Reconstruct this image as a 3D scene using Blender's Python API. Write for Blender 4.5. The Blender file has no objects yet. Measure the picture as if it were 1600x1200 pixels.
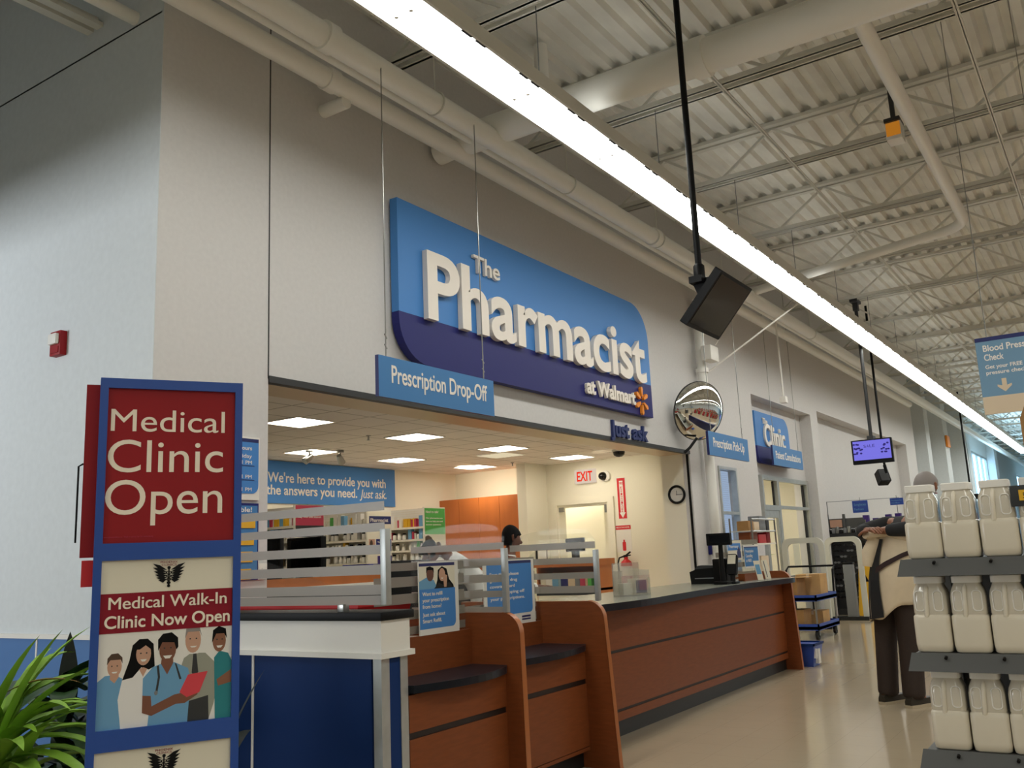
import bpy, bmesh, math, random
from mathutils import Vector, Matrix
random.seed(7)
SC = bpy.context.scene
COL = SC.collection
# ---------------------------------------------------------------- camera
PITCH, YAW, ROLL, EYE, FPX = math.radians(10.79), math.radians(56.39), math.radians(-2.53), 1.30, 1418.0
_f = Vector((math.sin(YAW)*math.cos(PITCH), math.cos(YAW)*math.cos(PITCH), math.sin(PITCH)))
_r = Vector((math.cos(YAW), -math.sin(YAW), 0)); _u = _r.cross(_f)
_c, _s = math.cos(ROLL), math.sin(ROLL)
_r, _u = _c*_r + _s*_u, -_s*_r + _c*_u
cam = bpy.data.objects.new('camera', bpy.data.cameras.new('camera')); COL.objects.link(cam)
cam.matrix_world = Matrix(((_r.x, _u.x, -_f.x, 0), (_r.y, _u.y, -_f.y, 0), (_r.z, _u.z, -_f.z, EYE), (0, 0, 0, 1)))
cam.data.sensor_width = 36; cam.data.lens = 36*FPX/1600; cam.data.clip_start = .05; cam.data.clip_end = 200
SC.camera = cam
# ---------------------------------------------------------------- exposure, sky, daylight
SC.view_settings.view_transform = 'Standard'; SC.view_settings.look = 'None'
SC.view_settings.exposure = 0.0; SC.view_settings.gamma = 1; SC.view_settings.use_curve_mapping = False
W = bpy.data.worlds.new('sky'); SC.world = W; W.use_nodes = True
W.node_tree.nodes['Background'].inputs[0].default_value = (.55, .75, 1, 1)
W.node_tree.nodes['Background'].inputs[1].default_value = .6
STRIP = 13.6      # radiance of the store's fluorescent strips
PANEL = 13.0       # radiance of the pharmacy's ceiling panels
def area(name, loc, to, sx, sy, power, color, spread=180):
    l = bpy.data.lights.new(name, 'AREA'); l.shape = 'RECTANGLE'; l.size = sx; l.size_y = sy; l.energy = power; l.color = color; l.spread = math.radians(spread)
    o = bpy.data.objects.new(name, l); COL.objects.link(o); o.location = loc
    o.rotation_euler = (Vector(to)-Vector(loc)).to_track_quat('-Z', 'Y').to_euler()
    return o
area('daylight_entrance', (-5.7, 10.6, 2.4), (3.15, 8.2, 3.9), 4.2, 2.4, 165, (.92, .96, 1), 82)
area('daylight_vestibule', (40.0, 4.45, 2.6), (40, 0, 2.0), 3.6, 3.0, 650, (.42, .70, 1))
def spot(name, loc, to, power, deg, color):
    l = bpy.data.lights.new(name, 'SPOT'); l.energy = power; l.spot_size = math.radians(deg); l.spot_blend = .9; l.color = color; l.shadow_soft_size = .04
    o = bpy.data.objects.new(name, l); COL.objects.link(o); o.location = loc
    o.rotation_euler = (Vector(to)-Vector(loc)).to_track_quat('-Z', 'Y').to_euler()
# ---------------------------------------------------------------- materials
def hx(h):
    h = h.lstrip('#'); v = [int(h[i:i+2], 16)/255 for i in (0, 2, 4)]
    return tuple(c/12.92 if c <= .04045 else ((c+.055)/1.055)**2.4 for c in v)+(1,)
def mat(name, col, rough=.5, metal=0, spec=.5, noise=0, nscale=8, emit=0, bump=0, coat=0, trans=0, stretch=None):
    m = bpy.data.materials.new(name); m.use_nodes = True; nt = m.node_tree; b = nt.nodes['Principled BSDF']
    c = hx(col) if isinstance(col, str) else tuple(col)+(1,)
    b.inputs['Base Color'].default_value = c; b.inputs['Roughness'].default_value = rough; b.inputs['Metallic'].default_value = metal
    b.inputs['Specular IOR Level'].default_value = spec; b.inputs['Coat Weight'].default_value = coat; b.inputs['Transmission Weight'].default_value = trans
    if emit:
        b.inputs['Emission Color'].default_value = c; b.inputs['Emission Strength'].default_value = emit
    if noise or bump:
        t = nt.nodes.new('ShaderNodeTexCoord'); n = nt.nodes.new('ShaderNodeTexNoise'); n.inputs['Scale'].default_value = nscale; n.inputs['Detail'].default_value = 4
        src = t.outputs['Object']
        if stretch:
            mp = nt.nodes.new('ShaderNodeMapping'); mp.inputs['Scale'].default_value = stretch; nt.links.new(src, mp.inputs['Vector']); src = mp.outputs['Vector']
        nt.links.new(src, n.inputs['Vector'])
        if noise:
            r = nt.nodes.new('ShaderNodeValToRGB')
            r.color_ramp.elements[0].position = .3; r.color_ramp.elements[1].position = .7
            r.color_ramp.elements[0].color = tuple(max(0, x*(1-noise)) for x in c[:3])+(1,); r.color_ramp.elements[1].color = tuple(min(1, x*(1+noise)) for x in c[:3])+(1,)
            nt.links.new(n.outputs['Fac'], r.inputs['Fac']); nt.links.new(r.outputs['Color'], b.inputs['Base Color'])
        if bump:
            bp = nt.nodes.new('ShaderNodeBump'); bp.inputs['Strength'].default_value = bump; bp.inputs['Distance'].default_value = .01
            nt.links.new(n.outputs['Fac'], bp.inputs['Height']); nt.links.new(bp.outputs['Normal'], b.inputs['Normal'])
    return m
def glass_mat(name, col, gloss, opac, rough=.02):      # thin pane: see-through, a share of reflection, a share of surface colour
    m = bpy.data.materials.new(name); m.use_nodes = True; nt = m.node_tree; nt.nodes.clear()
    o = nt.nodes.new('ShaderNodeOutputMaterial'); t = nt.nodes.new('ShaderNodeBsdfTransparent'); g = nt.nodes.new('ShaderNodeBsdfGlossy')
    d = nt.nodes.new('ShaderNodeBsdfDiffuse'); tl = nt.nodes.new('ShaderNodeBsdfTranslucent'); ad = nt.nodes.new('ShaderNodeMixShader')
    m1 = nt.nodes.new('ShaderNodeMixShader'); m2 = nt.nodes.new('ShaderNodeMixShader')
    c = hx(col); d.inputs[0].default_value = c; tl.inputs[0].default_value = c; g.inputs['Roughness'].default_value = rough; t.inputs[0].default_value = (.97, .98, .97, 1)
    nt.links.new(d.outputs[0], ad.inputs[1]); nt.links.new(tl.outputs[0], ad.inputs[2]); ad.inputs[0].default_value = .5
    m1.inputs[0].default_value = opac; nt.links.new(t.outputs[0], m1.inputs[1]); nt.links.new(ad.outputs[0], m1.inputs[2])
    m2.inputs[0].default_value = gloss; nt.links.new(m1.outputs[0], m2.inputs[1]); nt.links.new(g.outputs[0], m2.inputs[2])
    nt.links.new(m2.outputs[0], o.inputs[0])
    return m
def emit_mat(name, col, s):
    m = bpy.data.materials.new(name); m.use_nodes = True; nt = m.node_tree; nt.nodes.clear()
    o = nt.nodes.new('ShaderNodeOutputMaterial'); e = nt.nodes.new('ShaderNodeEmission'); e.inputs[0].default_value = hx(col); e.inputs[1].default_value = s
    nt.links.new(e.outputs[0], o.inputs[0]); return m
def grid_mat(name, col, line, size, w, rough=.6, noise=0, spec=.5, axes='xy'):   # square tiles with joints
    m = mat(name, col, rough, spec=spec, noise=noise, nscale=3); nt = m.node_tree; b = nt.nodes['Principled BSDF']
    t = nt.nodes.new('ShaderNodeTexCoord'); br = nt.nodes.new('ShaderNodeTexBrick'); br.offset = 0; br.squash = 1
    br.inputs['Scale'].default_value = 1; br.inputs['Brick Width'].default_value = size; br.inputs['Row Height'].default_value = size
    br.inputs['Mortar Size'].default_value = w; br.inputs['Mortar Smooth'].default_value = .1
    br.inputs['Color1'].default_value = hx(col); br.inputs['Color2'].default_value = hx(col); br.inputs['Mortar'].default_value = hx(line)
    nt.links.new(t.outputs['Object'], br.inputs['Vector'])
    if noise:
        mx = nt.nodes.new('ShaderNodeMixRGB'); mx.blend_type = 'MULTIPLY'; mx.inputs[0].default_value = 1
        n = nt.nodes.new('ShaderNodeTexNoise'); n.inputs['Scale'].default_value = 2.5; n.inputs['Detail'].default_value = 6; nt.links.new(t.outputs['Object'], n.inputs['Vector'])
        r = nt.nodes.new('ShaderNodeValToRGB'); r.color_ramp.elements[0].color = (1-noise,)*3+(1,); r.color_ramp.elements[1].color = (1, 1, 1, 1)
        nt.links.new(n.outputs['Fac'], r.inputs['Fac']); nt.links.new(br.outputs['Color'], mx.inputs[1]); nt.links.new(r.outputs['Color'], mx.inputs[2])
        nt.links.new(mx.outputs[0], b.inputs['Base Color'])
    else: nt.links.new(br.outputs['Color'], b.inputs['Base Color'])
    return m
M = {}
def mk(k, *a, **kw): M[k] = mat(k, *a, **kw)
mk('wall_paint', '#d2d0ce', .65, noise=.03, nscale=30)
mk('wall_cool', '#d3d8d9', .6, noise=.03, nscale=20)
mk('cream_paint', '#ece8d6', .65)
mk('deck_white', '#e6e6df', .6, noise=.12, nscale=1.5)
mk('steel_white', '#dad9d0', .5)
mk('pipe_white', '#f2f1ea', .4)
mk('black', '#0a0a0b', .5, spec=.2); mk('black_gloss', '#08090a', .12); mk('dark_grey', '#2c2d2e', .5); mk('mid_grey', '#77797a', .45); mk('rack_grey', '#4d4d4b', .5)
mk('steel', '#9a9a95', .3, metal=.9); mk('alu', '#b2b5b2', .38, metal=.5, noise=.07, nscale=14); mk('bronze', '#cdb692', .35, metal=.25)
mk('navy', (.009, .034, .14), .5, spec=.12); mk('wainscot_lit_blue', (.075, .19, .44), .35); mk('frame_blue', '#214b9b', .38); mk('deep_navy', '#232a63', .4)  # wainscot: lighter than the navy, with the window's reflection put into its colour
mk('sign_blue', '#4a87cc', .5, spec=.25); mk('sign_violet', '#22266c', .5, spec=.25); mk('sign_teal', '#4880b8', .5, spec=.25); mk('bp_blue', '#6f95b0', .5)
mk('white', '#e9e6de', .45); mk('letter_white', '#efe7dc', .5); mk('letter_navy', '#1b2c66', .5); mk('orange', '#f0912b', .5)
mk('red_panel', '#92181e', .5, noise=.05, nscale=2, spec=.25); mk('band_red', '#8a1426', .5, spec=.25); mk('panel_cream', '#f4e8d4', .5); mk('poster_cream', '#e6dfca', .5); mk('pure_red', '#cf1f24', .45)
mk('wood', '#7f4423', .42, spec=.25, noise=.10, nscale=9, stretch=(1, 1, 7)); mk('wood_edge', '#a8622f', .35); mk('wood_bright', '#b8682f', .4, noise=.08, nscale=6, stretch=(1, 1, .15))
mk('laminate_dark', '#121821', .32, spec=.3, noise=.2, nscale=60); mk('kick', '#141617', .45); mk('groove', '#1d100a', .5)
mk('lam_top', '#7d7f74', .26, noise=.2, nscale=90, spec=.6)
mk('yellow', '#e3b024', .5); mk('green', '#4fae4a', .5); mk('pink', '#b7324e', .5); mk('purple', '#3a1f6f', .45); mk('blue_bin', '#1e2aa5', .4); mk('cart_blue', '#27479c', .4)
mk('cardboard', '#a37a48', .75, noise=.12, nscale=6); mk('cardboard_light', '#c39a62', .75, noise=.1, nscale=6); mk('beige_card', '#d9c4a6', .6)
mk('skin_a', '#8a5a41', .5); mk('skin_b', '#6b4230', .5); mk('skin_c', '#c79a80', .5); mk('skin_d', '#7a4b35', .5); mk('hair_black', '#070606', .75, spec=.2); mk('hair_grey', '#8d8580', .6)
mk('hair_brown', '#4b3524', .5)
mk('trousers', '#2f221b', .8, noise=.1, nscale=40); mk('shirt_dark', '#161617', .8); mk('jacket', '#d6c4a6', .75, noise=.06, nscale=9); mk('jacket_trim', '#2a1412', .75); mk('shoe', '#2a2417', .6); mk('sole', '#b5a78c', .7)
mk('coat_white', '#e8e6e2', .7); mk('scrub_blue', '#6a9fc4', .6); mk('scrub_teal', '#1f7f86', .6); mk('shirt_olive', '#98998a', .6); mk('folder_red', '#d8404a', .5)
mk('leaf_bright', '#86b03c', .45, noise=.35, nscale=5); mk('leaf_dark', '#31502a', .4, noise=.4, nscale=6); mk('leaf_brown', '#9a7648', .6); mk('leaf_black', '#141c14', .45); mk('soil', '#2a2018', .9); mk('pot', '#2b2a29', .5)
mk('jug', '#dcd2bd', .22, noise=.02, nscale=10, coat=.3); mk('jug_clear', '#dad1be', .16, coat=.6, trans=.1); mk('jug_cap', '#ece8df', .4)
mk('mirror', '#e6e6e2', .02, metal=1); mk('screen', '#0a0c11', .10, spec=.25); mk('clock_face', '#d9d7d2', .3)
mk('gate', '#c9c8bb', .45); mk('rubber', '#1a1a1a', .7); mk('cream_shelf', '#e6e1d3', .5)
mk('glass_teal', '#8fa7ad', .1)
M['floor'] = grid_mat('floor', '#b2a288', '#a5957c', .305, .0016, .13, noise=.12, spec=.5)
M['ceil_tile'] = grid_mat('ceil_tile', '#ece4d8', '#b3a898', .5, .010, .8, noise=.05)
M['strip_lamp'] = emit_mat('strip_lamp', '#fdfdf6', STRIP); M['panel_lamp'] = emit_mat('panel_lamp', '#fff3e0', PANEL); M['vent_glow'] = emit_mat('vent_glow', '#f4e3bd', .8)
M['clear_glass'] = glass_mat('clear_glass', '#ffffff', .004, .012); M['frost'] = glass_mat('frost', '#b4aea5', .03, .80, .3); M['smoke_glass'] = glass_mat('smoke_glass', '#7d8078', .07, .35); M['acrylic'] = glass_mat('acrylic', '#d8d4cc', .12, .22)
M['day_pane'] = emit_mat('day_pane', '#a9dcff', 4.5); M['uplight'] = emit_mat('uplight', '#fdfdf6', 2.7); M['blind'] = emit_mat('blind', '#b9cfee', .62); M['tv_image'] = emit_mat('tv_image', '#7d78e6', .95); M['lamp_amber'] = emit_mat('lamp_amber', '#d98a2b', .55); M['tv_dark'] = emit_mat('tv_dark', '#4a3f96', .5); M['exit_red'] = emit_mat('exit_red', '#f0301c', 1.0)
M['exit_face'] = emit_mat('exit_face', '#ffe9d2', .7)
# ---------------------------------------------------------------- mesh helpers
def V(*a): return Vector(a)
class MB:
    def __init__(s): s.v = []; s.f = []; s.m = []; s.sm = []
    def face(s, pts, m=0, smooth=False):
        b = len(s.v); s.v += [tuple(p) for p in pts]; s.f.append(tuple(range(b, b+len(pts)))); s.m.append(m); s.sm.append(smooth); return s
    def raw(s, vs, fs, m=0, smooth=False):
        b = len(s.v); s.v += [tuple(p) for p in vs]
        for f in fs: s.f.append(tuple(i+b for i in f)); s.m.append(m); s.sm.append(smooth)
        return s
    def box(s, x0, x1, y0, y1, z0, z1, m=0, bev=0):
        x0, x1 = min(x0, x1), max(x0, x1); y0, y1 = min(y0, y1), max(y0, y1); z0, z1 = min(z0, z1), max(z0, z1)
        if bev:
            bm = bmesh.new(); bmesh.ops.create_cube(bm, size=1)
            bmesh.ops.scale(bm, vec=(x1-x0, y1-y0, z1-z0), verts=bm.verts); bmesh.ops.translate(bm, vec=((x0+x1)/2, (y0+y1)/2, (z0+z1)/2), verts=bm.verts)
            bmesh.ops.bevel(bm, geom=bm.edges[:], offset=bev, segments=2, affect='EDGES', profile=.6)
            bm.verts.index_update(); s.raw([v.co[:] for v in bm.verts], [[v.index for v in f.verts] for f in bm.faces], m, True); bm.free(); return s
        vs = [(x, y, z) for x in (x0, x1) for y in (y0, y1) for z in (z0, z1)]
        return s.raw(vs, [(0, 1, 3, 2), (4, 6, 7, 5), (0, 4, 5, 1), (2, 3, 7, 6), (0, 2, 6, 4), (1, 5, 7, 3)], m)
    def bar(s, a, b, w, h=None, m=0):              # square bar from a to b
        a, b = Vector(a), Vector(b); d = (b-a).normalized(); h = h or w
        up = V(0, 0, 1) if abs(d.z) < .95 else V(0, 1, 0); x = d.cross(up).normalized()*w/2; y = x.cross(d).normalized()*h/2
        vs = [p+i*x+j*y for p in (a, b) for i, j in ((-1, -1), (1, -1), (1, 1), (-1, 1))]
        return s.raw(vs, [(3, 2, 1, 0), (4, 5, 6, 7), (0, 1, 5, 4), (1, 2, 6, 5), (2, 3, 7, 6), (3, 0, 4, 7)], m)
    def tube(s, pts, r, seg=10, m=0, caps=True):
        pts = [Vector(p) for p in pts]; n = len(pts); rs = r if isinstance(r, (list, tuple)) else [r]*n; rings = []
        d0 = (pts[1]-pts[0]).normalized(); ref = V(0, 0, 1) if abs(d0.z) < .9 else V(1, 0, 0); x = d0.cross(ref).normalized()
        for i, p in enumerate(pts):
            d = (pts[min(i+1, n-1)]-pts[max(i-1, 0)]).normalized(); x = (x-d*x.dot(d)).normalized(); y = d.cross(x)
            rings.append([p+(x*math.cos(2*math.pi*k/seg)+y*math.sin(2*math.pi*k/seg))*rs[i] for k in range(seg)])
        vs = [q for R in rings for q in R]
        fs = [(i*seg+k, i*seg+(k+1) % seg, (i+1)*seg+(k+1) % seg, (i+1)*seg+k) for i in range(n-1) for k in range(seg)]
        s.raw(vs, fs, m, True)
        if caps: s.face(rings[0][::-1], m); s.face(rings[-1], m)
        return s
    def lathe(s, prof, c=(0, 0, 0), ax='z', seg=20, m=0):
        c = Vector(c); vs = []
        for r, h in prof:
            for k in range(seg):
                a = 2*math.pi*k/seg; q = (r*math.cos(a), r*math.sin(a), h)
                if ax == 'x': q = (q[2], q[0], q[1])
                if ax == 'y': q = (q[0], q[2], q[1])
                vs.append(c+Vector(q))
        n = len(prof)
        return s.raw(vs, [(i*seg+k, i*seg+(k+1) % seg, (i+1)*seg+(k+1) % seg, (i+1)*seg+k) for i in range(n-1) for k in range(seg)], m, True)
    def prism(s, poly, fr, d0, d1, m=0, mside=None):   # poly in (u,v) of frame fr, from depth d0 to d1 along the frame's normal
        o, u, v, n = fr; q = [o+u*a+v*b for a, b in poly]; k = len(poly); ms = m if mside is None else mside
        s.face([p+n*d1 for p in q], m); s.face([p+n*d0 for p in q][::-1], ms)
        for i in range(k):
            j = (i+1) % k; s.face([q[i]+n*d0, q[j]+n*d0, q[j]+n*d1, q[i]+n*d1], ms)
        return s
    def flat(s, poly, fr, d, m=0):
        o, u, v, n = fr; return s.face([o+u*a+v*b+n*d for a, b in poly], m)
    def loft(s, rings, m=0, caps=True, smooth=True):
        k = len(rings[0]); s.raw([p for R in rings for p in R], [(i*k+j, i*k+(j+1) % k, (i+1)*k+(j+1) % k, (i+1)*k+j) for i in range(len(rings)-1) for j in range(k)], m, smooth)
        if caps: s.face(list(rings[0])[::-1], m); s.face(rings[-1], m)
        return s
    def mesh(s, name, mats, ang=40):
        me = bpy.data.meshes.new(name); me.from_pydata(s.v, [], s.f)
        for k in mats: me.materials.append(M[k] if isinstance(k, str) else k)
        me.polygons.foreach_set('material_index', s.m); me.polygons.foreach_set('use_smooth', s.sm)
        bm = bmesh.new(); bm.from_mesh(me); bmesh.ops.remove_doubles(bm, verts=bm.verts, dist=1e-5)
        bmesh.ops.recalc_face_normals(bm, faces=bm.faces) if not getattr(s, 'keep', False) else None
        bm.to_mesh(me); bm.free()
        if any(s.sm): me.set_sharp_from_angle(angle=math.radians(ang))
        me.update(); return me
def frame(o, u, v=(0, 0, 1)):
    o, u, v = Vector(o), Vector(u).normalized(), Vector(v).normalized(); return (o, u, v, u.cross(v))
XP = V(1, 0, 0); YM = V(0, -1, 0)
def front(x, y, z): return frame((x, y, z), (1, 0, 0))      # a plane facing -y
def side(x, y, z): return frame((x, y, z), (0, -1, 0))      # a plane facing -x
def rect(a0, a1, b0, b1): return [(a0, b0), (a1, b0), (a1, b1), (a0, b1)]
def rrect(a0, a1, b0, b1, r, n=6):                           # r: one radius or (bl, br, tr, tl)
    r = r if isinstance(r, (tuple, list)) else (r,)*4; out = []
    for (cx, cy, q, rr) in ((a0, b0, 2, r[0]), (a1, b0, 3, r[1]), (a1, b1, 0, r[2]), (a0, b1, 1, r[3])):
        if rr <= 0: out.append((cx, cy)); continue
        ox, oy = cx+(rr if q in (1, 2) else -rr), cy+(rr if q in (2, 3) else -rr)
        for i in range(n+1):
            t = math.pi/2*(q+i/n); out.append((ox+rr*math.cos(t), oy+rr*math.sin(t)))
    return out
def ell(cx, cy, rx, ry=None, n=18, a=0):
    ry = ry or rx; ca, sa = math.cos(a), math.sin(a)
    return [(cx+rx*math.cos(t)*ca-ry*math.sin(t)*sa, cy+rx*math.cos(t)*sa+ry*math.sin(t)*ca) for t in (2*math.pi*k/n for k in range(n))]
# ---------------------------------------------------------------- objects
def tag(o, label=None, cat=None, group=None, kind=None):
    for k, v in (('label', label), ('category', cat), ('group', group), ('kind', kind)):
        if v: o[k] = v
    return o
def thing(name, label, cat, loc=(0, 0, 0), rotz=0, group=None):
    o = bpy.data.objects.new(name, None); COL.objects.link(o); o.location = loc; o.rotation_euler = (0, 0, rotz); o.empty_display_size = .1
    return tag(o, label, cat, group)
def part(name, mb, mats, parent=None, ang=40, label=None):
    mats = [mats] if isinstance(mats, str) else mats
    o = bpy.data.objects.new(name, mb.mesh(name, mats, ang)); COL.objects.link(o)
    if parent is not None: o.parent = parent
    if label: o['label'] = label
    return o
def solo(name, mb, mats, label, cat, group=None, loc=(0, 0, 0), rotz=0, ang=40):     # a thing that is one mesh
    o = part(name, mb, mats, None, ang); o.location = loc; o.rotation_euler = (0, 0, rotz); return tag(o, label, cat, group)
def struct(name, mb, mats, ang=40):
    o = part(name, mb, mats, None, ang); o['kind'] = 'structure'; return o
def copy_tree(o, loc=None, label=None, rotz=None):
    c = o.copy(); COL.objects.link(c)
    if loc is not None: c.location = loc
    if label: c['label'] = label
    if rotz is not None: c.rotation_euler = (0, 0, rotz)
    for ch in list(o.children):
        d = ch.copy(); COL.objects.link(d); d.parent = c
        for g in list(ch.children):
            e = g.copy(); COL.objects.link(e); e.parent = d
    return c
_tc = {}
def glyphs(body, bold, res=6):
    k = (body, bold)
    if k not in _tc:
        cu = bpy.data.curves.new('t', 'FONT'); cu.body = body; cu.size = 1; cu.extrude = .5; cu.offset = bold; cu.resolution_u = res
        o = bpy.data.objects.new('t', cu); COL.objects.link(o)
        dg = bpy.context.evaluated_depsgraph_get(); e = o.evaluated_get(dg); me = e.to_mesh()
        _tc[k] = ([v.co.copy() for v in me.vertices], [tuple(p.vertices) for p in me.polygons]); e.to_mesh_clear()
        bpy.data.objects.remove(o); bpy.data.curves.remove(cu)
    return _tc[k]
CAP = None
def text_mb(mb, body, fr, a, b, h, w=None, ext=.002, d=0, m=0, bold=0, shear=0, align='l'):
    """write body with its baseline starting at (a,b) of the frame, capitals h tall, w wide overall"""
    global CAP
    if CAP is None: CAP = max(v.y for v in glyphs('H', 0)[0])
    vs, fs = glyphs(body, bold); x0 = min(v.x for v in vs); x1 = max(v.x for v in vs); sy = h/CAP; sx = (w/(x1-x0)) if w else sy*.92
    o, u, v, n = fr; wid = (x1-x0)*sx; off = {'l': 0, 'c': -wid/2, 'r': -wid}[align]
    mb.raw([o+u*(a+off+(p.x-x0)*sx+shear*p.y*sy)+v*(b+p.y*sy)+n*(d+(p.z+.5)*ext) for p in vs], fs, m); return mb
def txt(parent, lines, fr, mat_, d=0, ext=.0015, bold=0, name='lettering', shear=0):
    for L in lines:
        bold_ = bold if 'M' not in L[0] else 0
        kw = dict(zip(('body', 'a', 'b', 'h', 'w'), L)); o = part(name, text_mb(MB(), kw['body'], fr, kw['a'], kw['b'], kw['h'], kw.get('w'), ext, d, 0, bold_, shear), mat_, parent) if bold_ == bold else part(name, text_mb(text_mb(text_mb(MB(), kw['body'], fr, kw['a']-bold*kw['h'], kw['b'], kw['h'], kw.get('w'), ext, d, 0, 0, shear), kw['body'], fr, kw['a']+bold*kw['h'], kw['b'], kw['h'], kw.get('w'), ext, d+.0001, 0, 0, shear), kw['body'], fr, kw['a'], kw['b']+bold*kw['h']*.6, kw['h'], kw.get('w'), ext, d+.0002, 0, 0, shear), mat_, parent)
    return o
# ================================================================ THE SETTING
struct('floor', MB().box(-8, 64, -14, 13, -.1, 0), ['floor'])
YW, XA = 4.6, 3.15                                       # the pharmacy's front wall and its outer corner
w = MB()
w.box(XA, 4.01, YW, 5.0, 0, 5.75)                         # pier between the corner and the opening
w.box(4.01, 10.98, YW, 5.0, 2.53, 5.75)                   # over the opening
w.box(10.98, 11.92, YW, 5.0, 0, 5.75); w.box(11.92, 12.6, YW, 5.0, 0, .95); w.box(11.92, 12.6, YW, 5.0, 2.41, 5.75); w.box(12.6, 13.56, YW, 5.0, 0, 5.75)
w.box(13.56, 16.72, YW, 5.0, 3.62, 5.75)                  # over the clinic recess
w.box(13.56, 14.14, 4.8, 5.0, 0, 3.62); w.box(14.14, 16.64, 4.8, 5.0, 2.41, 3.62); w.box(16.64, 16.72, 4.8, 5.0, 0, 3.62)
w.box(16.72, 17.17, YW, 5.0, 0, 5.75)
w.box(17.17, 25.35, YW, 5.0, 3.74, 5.75); w.box(17.17, 25.35, 4.85, 5.0, 0, 3.74)
w.box(25.35, 26.6, YW, 5.0, 0, 5.75)
struct('wall_front', w, ['wall_paint'])
s = MB().box(4.005, 4.013, YW-.004, YW, 2.53, 5.1); struct('trim_1', s, ['dark_grey'])
s = MB().box(4.01, 10.98, YW-.012, YW+.05, 2.505, 2.55, 1).box(4.01, 10.98, YW+.05, 5.01, 2.515, 2.53, 0); struct('trim_2', s, ['bronze', 'dark_grey'])
s = MB().box(10.972, 10.98, YW+.02, YW+.05, 0, 2.51); struct('trim_3', s, ['black'])
# left return of the pharmacy box, blue panelled below
struct('wall_left', MB().box(XA-.004, XA+.2, 4.601, 13, 0, 5.75), ['wall_cool'])
s = MB()
for k in range(8): s.box(XA-.018, XA, 4.60+k*1.07, 4.60+k*1.07+1.055, .1, .935)
s2 = struct('wainscot_panel', s, ['wainscot_lit_blue']); s2['kind'] = 'structure'
s = MB().box(XA-.03, XA, 4.6, 13, .935, .962)
for k in range(8): s.box(XA-.022, XA, 4.585+k*1.07, 4.60+k*1.07, .1, .935)
struct('trim_4', s, ['white'])
struct('baseboard_left', MB().box(XA-.024, XA, 4.6, 13, 0, .1), ['kick'])
struct('trim_5', MB().box(XA-.004, XA, 4.62, 13, 4.775, 4.787), ['dark_grey'])
# inside the pharmacy
struct('floor_bounce', MB().box(4.02, 12.2, 4.62, 9.3, 0, .004), ['cream_shelf'])  # pale unseen sheet added over the floor to bounce light onto the ceiling
w = MB(); w.box(XA+.2, 12.6, 9.3, 9.5, 0, 2.75); struct('wall_back', w, ['cream_paint'])
w = MB(); w.box(12.2, 12.4, 5.0, 6.47, 0, 2.75); w.box(12.2, 12.4, 7.37, 7.6, 0, 2.75); w.box(12.2, 12.4, 6.47, 7.37, 2.05, 2.75)
w.box(11.6, 12.4, 7.54, 7.70, 0, 2.75); w.box(12.15, 12.4, 7.7, 9.3, 0, 2.75)
w.box(13.0, 13.1, 5.0, 9.3, 0, 2.75); w.box(12.75, 12.95, 6.2, 6.85, 0, 2.75)      # the corridor past the door
struct('wall_right', w, ['cream_paint'])
w = MB().box(10.975, 10.98, YW+.1, 5.0, 0, 2.515).box(10.98, 12.2, 5.0, 5.012, 0, 2.7); struct('wall_return', w, ['cream_paint'])
struct('ceiling_tiles', MB().box(XA+.2, 13.1, 5.0, 9.5, 2.7, 2.74), ['ceil_tile'])['kind'] = 'structure'
d = MB(); 
for a, b in ((6.37, 6.47), (7.37, 7.46)): d.box(12.17, 12.2, a, b, 0, 2.05)
d.box(12.17, 12.2, 6.37, 7.46, 2.05, 2.13); d.box(12.2, 12.4, 6.47, 6.5, 0, 2.05); d.box(12.2, 12.4, 7.34, 7.37, 0, 2.05); d.box(12.2, 12.4, 6.5, 7.34, 2.02, 2.05)
d.box(12.2, 12.23, 6.5, 6.54, 1.9, 2.02, 1); d.box(12.2, 12.23, 7.26, 7.34, 1.95, 2.02, 1)
struct('door_1', d, ['cream_paint', 'steel'])
# window beside the pharmacy, blind drawn and lit by day
f = MB()
for a in ((11.92, 11.96), (12.56, 12.6)): f.box(*a, YW-.02, YW+.06, .95, 2.41)
for b in ((.95, .99), (1.75, 1.79), (2.37, 2.41)): f.box(11.96, 12.56, YW-.02, YW+.06, *b)
win = struct('window_1', f, ['alu'])
g = MB()
for k in range(46): g.box(11.96, 12.56, YW+.10, YW+.106, .99+k*.03, .99+k*.03+.027)
part('blind', g, ['blind'], win)
# clinic storefront in its recess, the lit room behind it
f = MB()
for a, b in ((14.14, 14.2), (14.87, 14.97), (16.54, 16.64)): f.box(a, b, 4.74, 4.8, 0, 2.41)
f.box(14.2, 14.87, 4.74, 4.8, 2.34, 2.41); f.box(14.97, 16.54, 4.74, 4.8, 2.34, 2.41); f.box(14.2, 14.87, 4.74, 4.8, 1.86, 1.94); f.box(14.97, 16.54, 4.74, 4.8, 1.89, 1.94)
f.box(14.2, 14.27, 4.75, 4.79, 0, 1.86); f.box(14.8, 14.87, 4.75, 4.79, 0, 1.86); f.box(14.27, 14.8, 4.75, 4.79, 1.74, 1.86); f.box(14.27, 14.8, 4.75, 4.79, 0, .25); f.box(14.97, 16.54, 4.74, 4.8, 0, .12)
f.box(14.845, 14.87, 4.8, 4.83, 1.94, 2.34, 1); f.box(16.5, 16.54, 4.8, 4.84, .12, 2.34, 1)
dr = struct('door_2', f, ['alu', 'black'])
part('pane', MB().box(14.2, 14.87, 4.765, 4.771, 1.94, 2.34).box(14.97, 16.54, 4.765, 4.771, .12, 2.34).box(14.27, 14.8, 4.765, 4.771, .25, 1.74), ['clear_glass'], dr)
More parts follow.
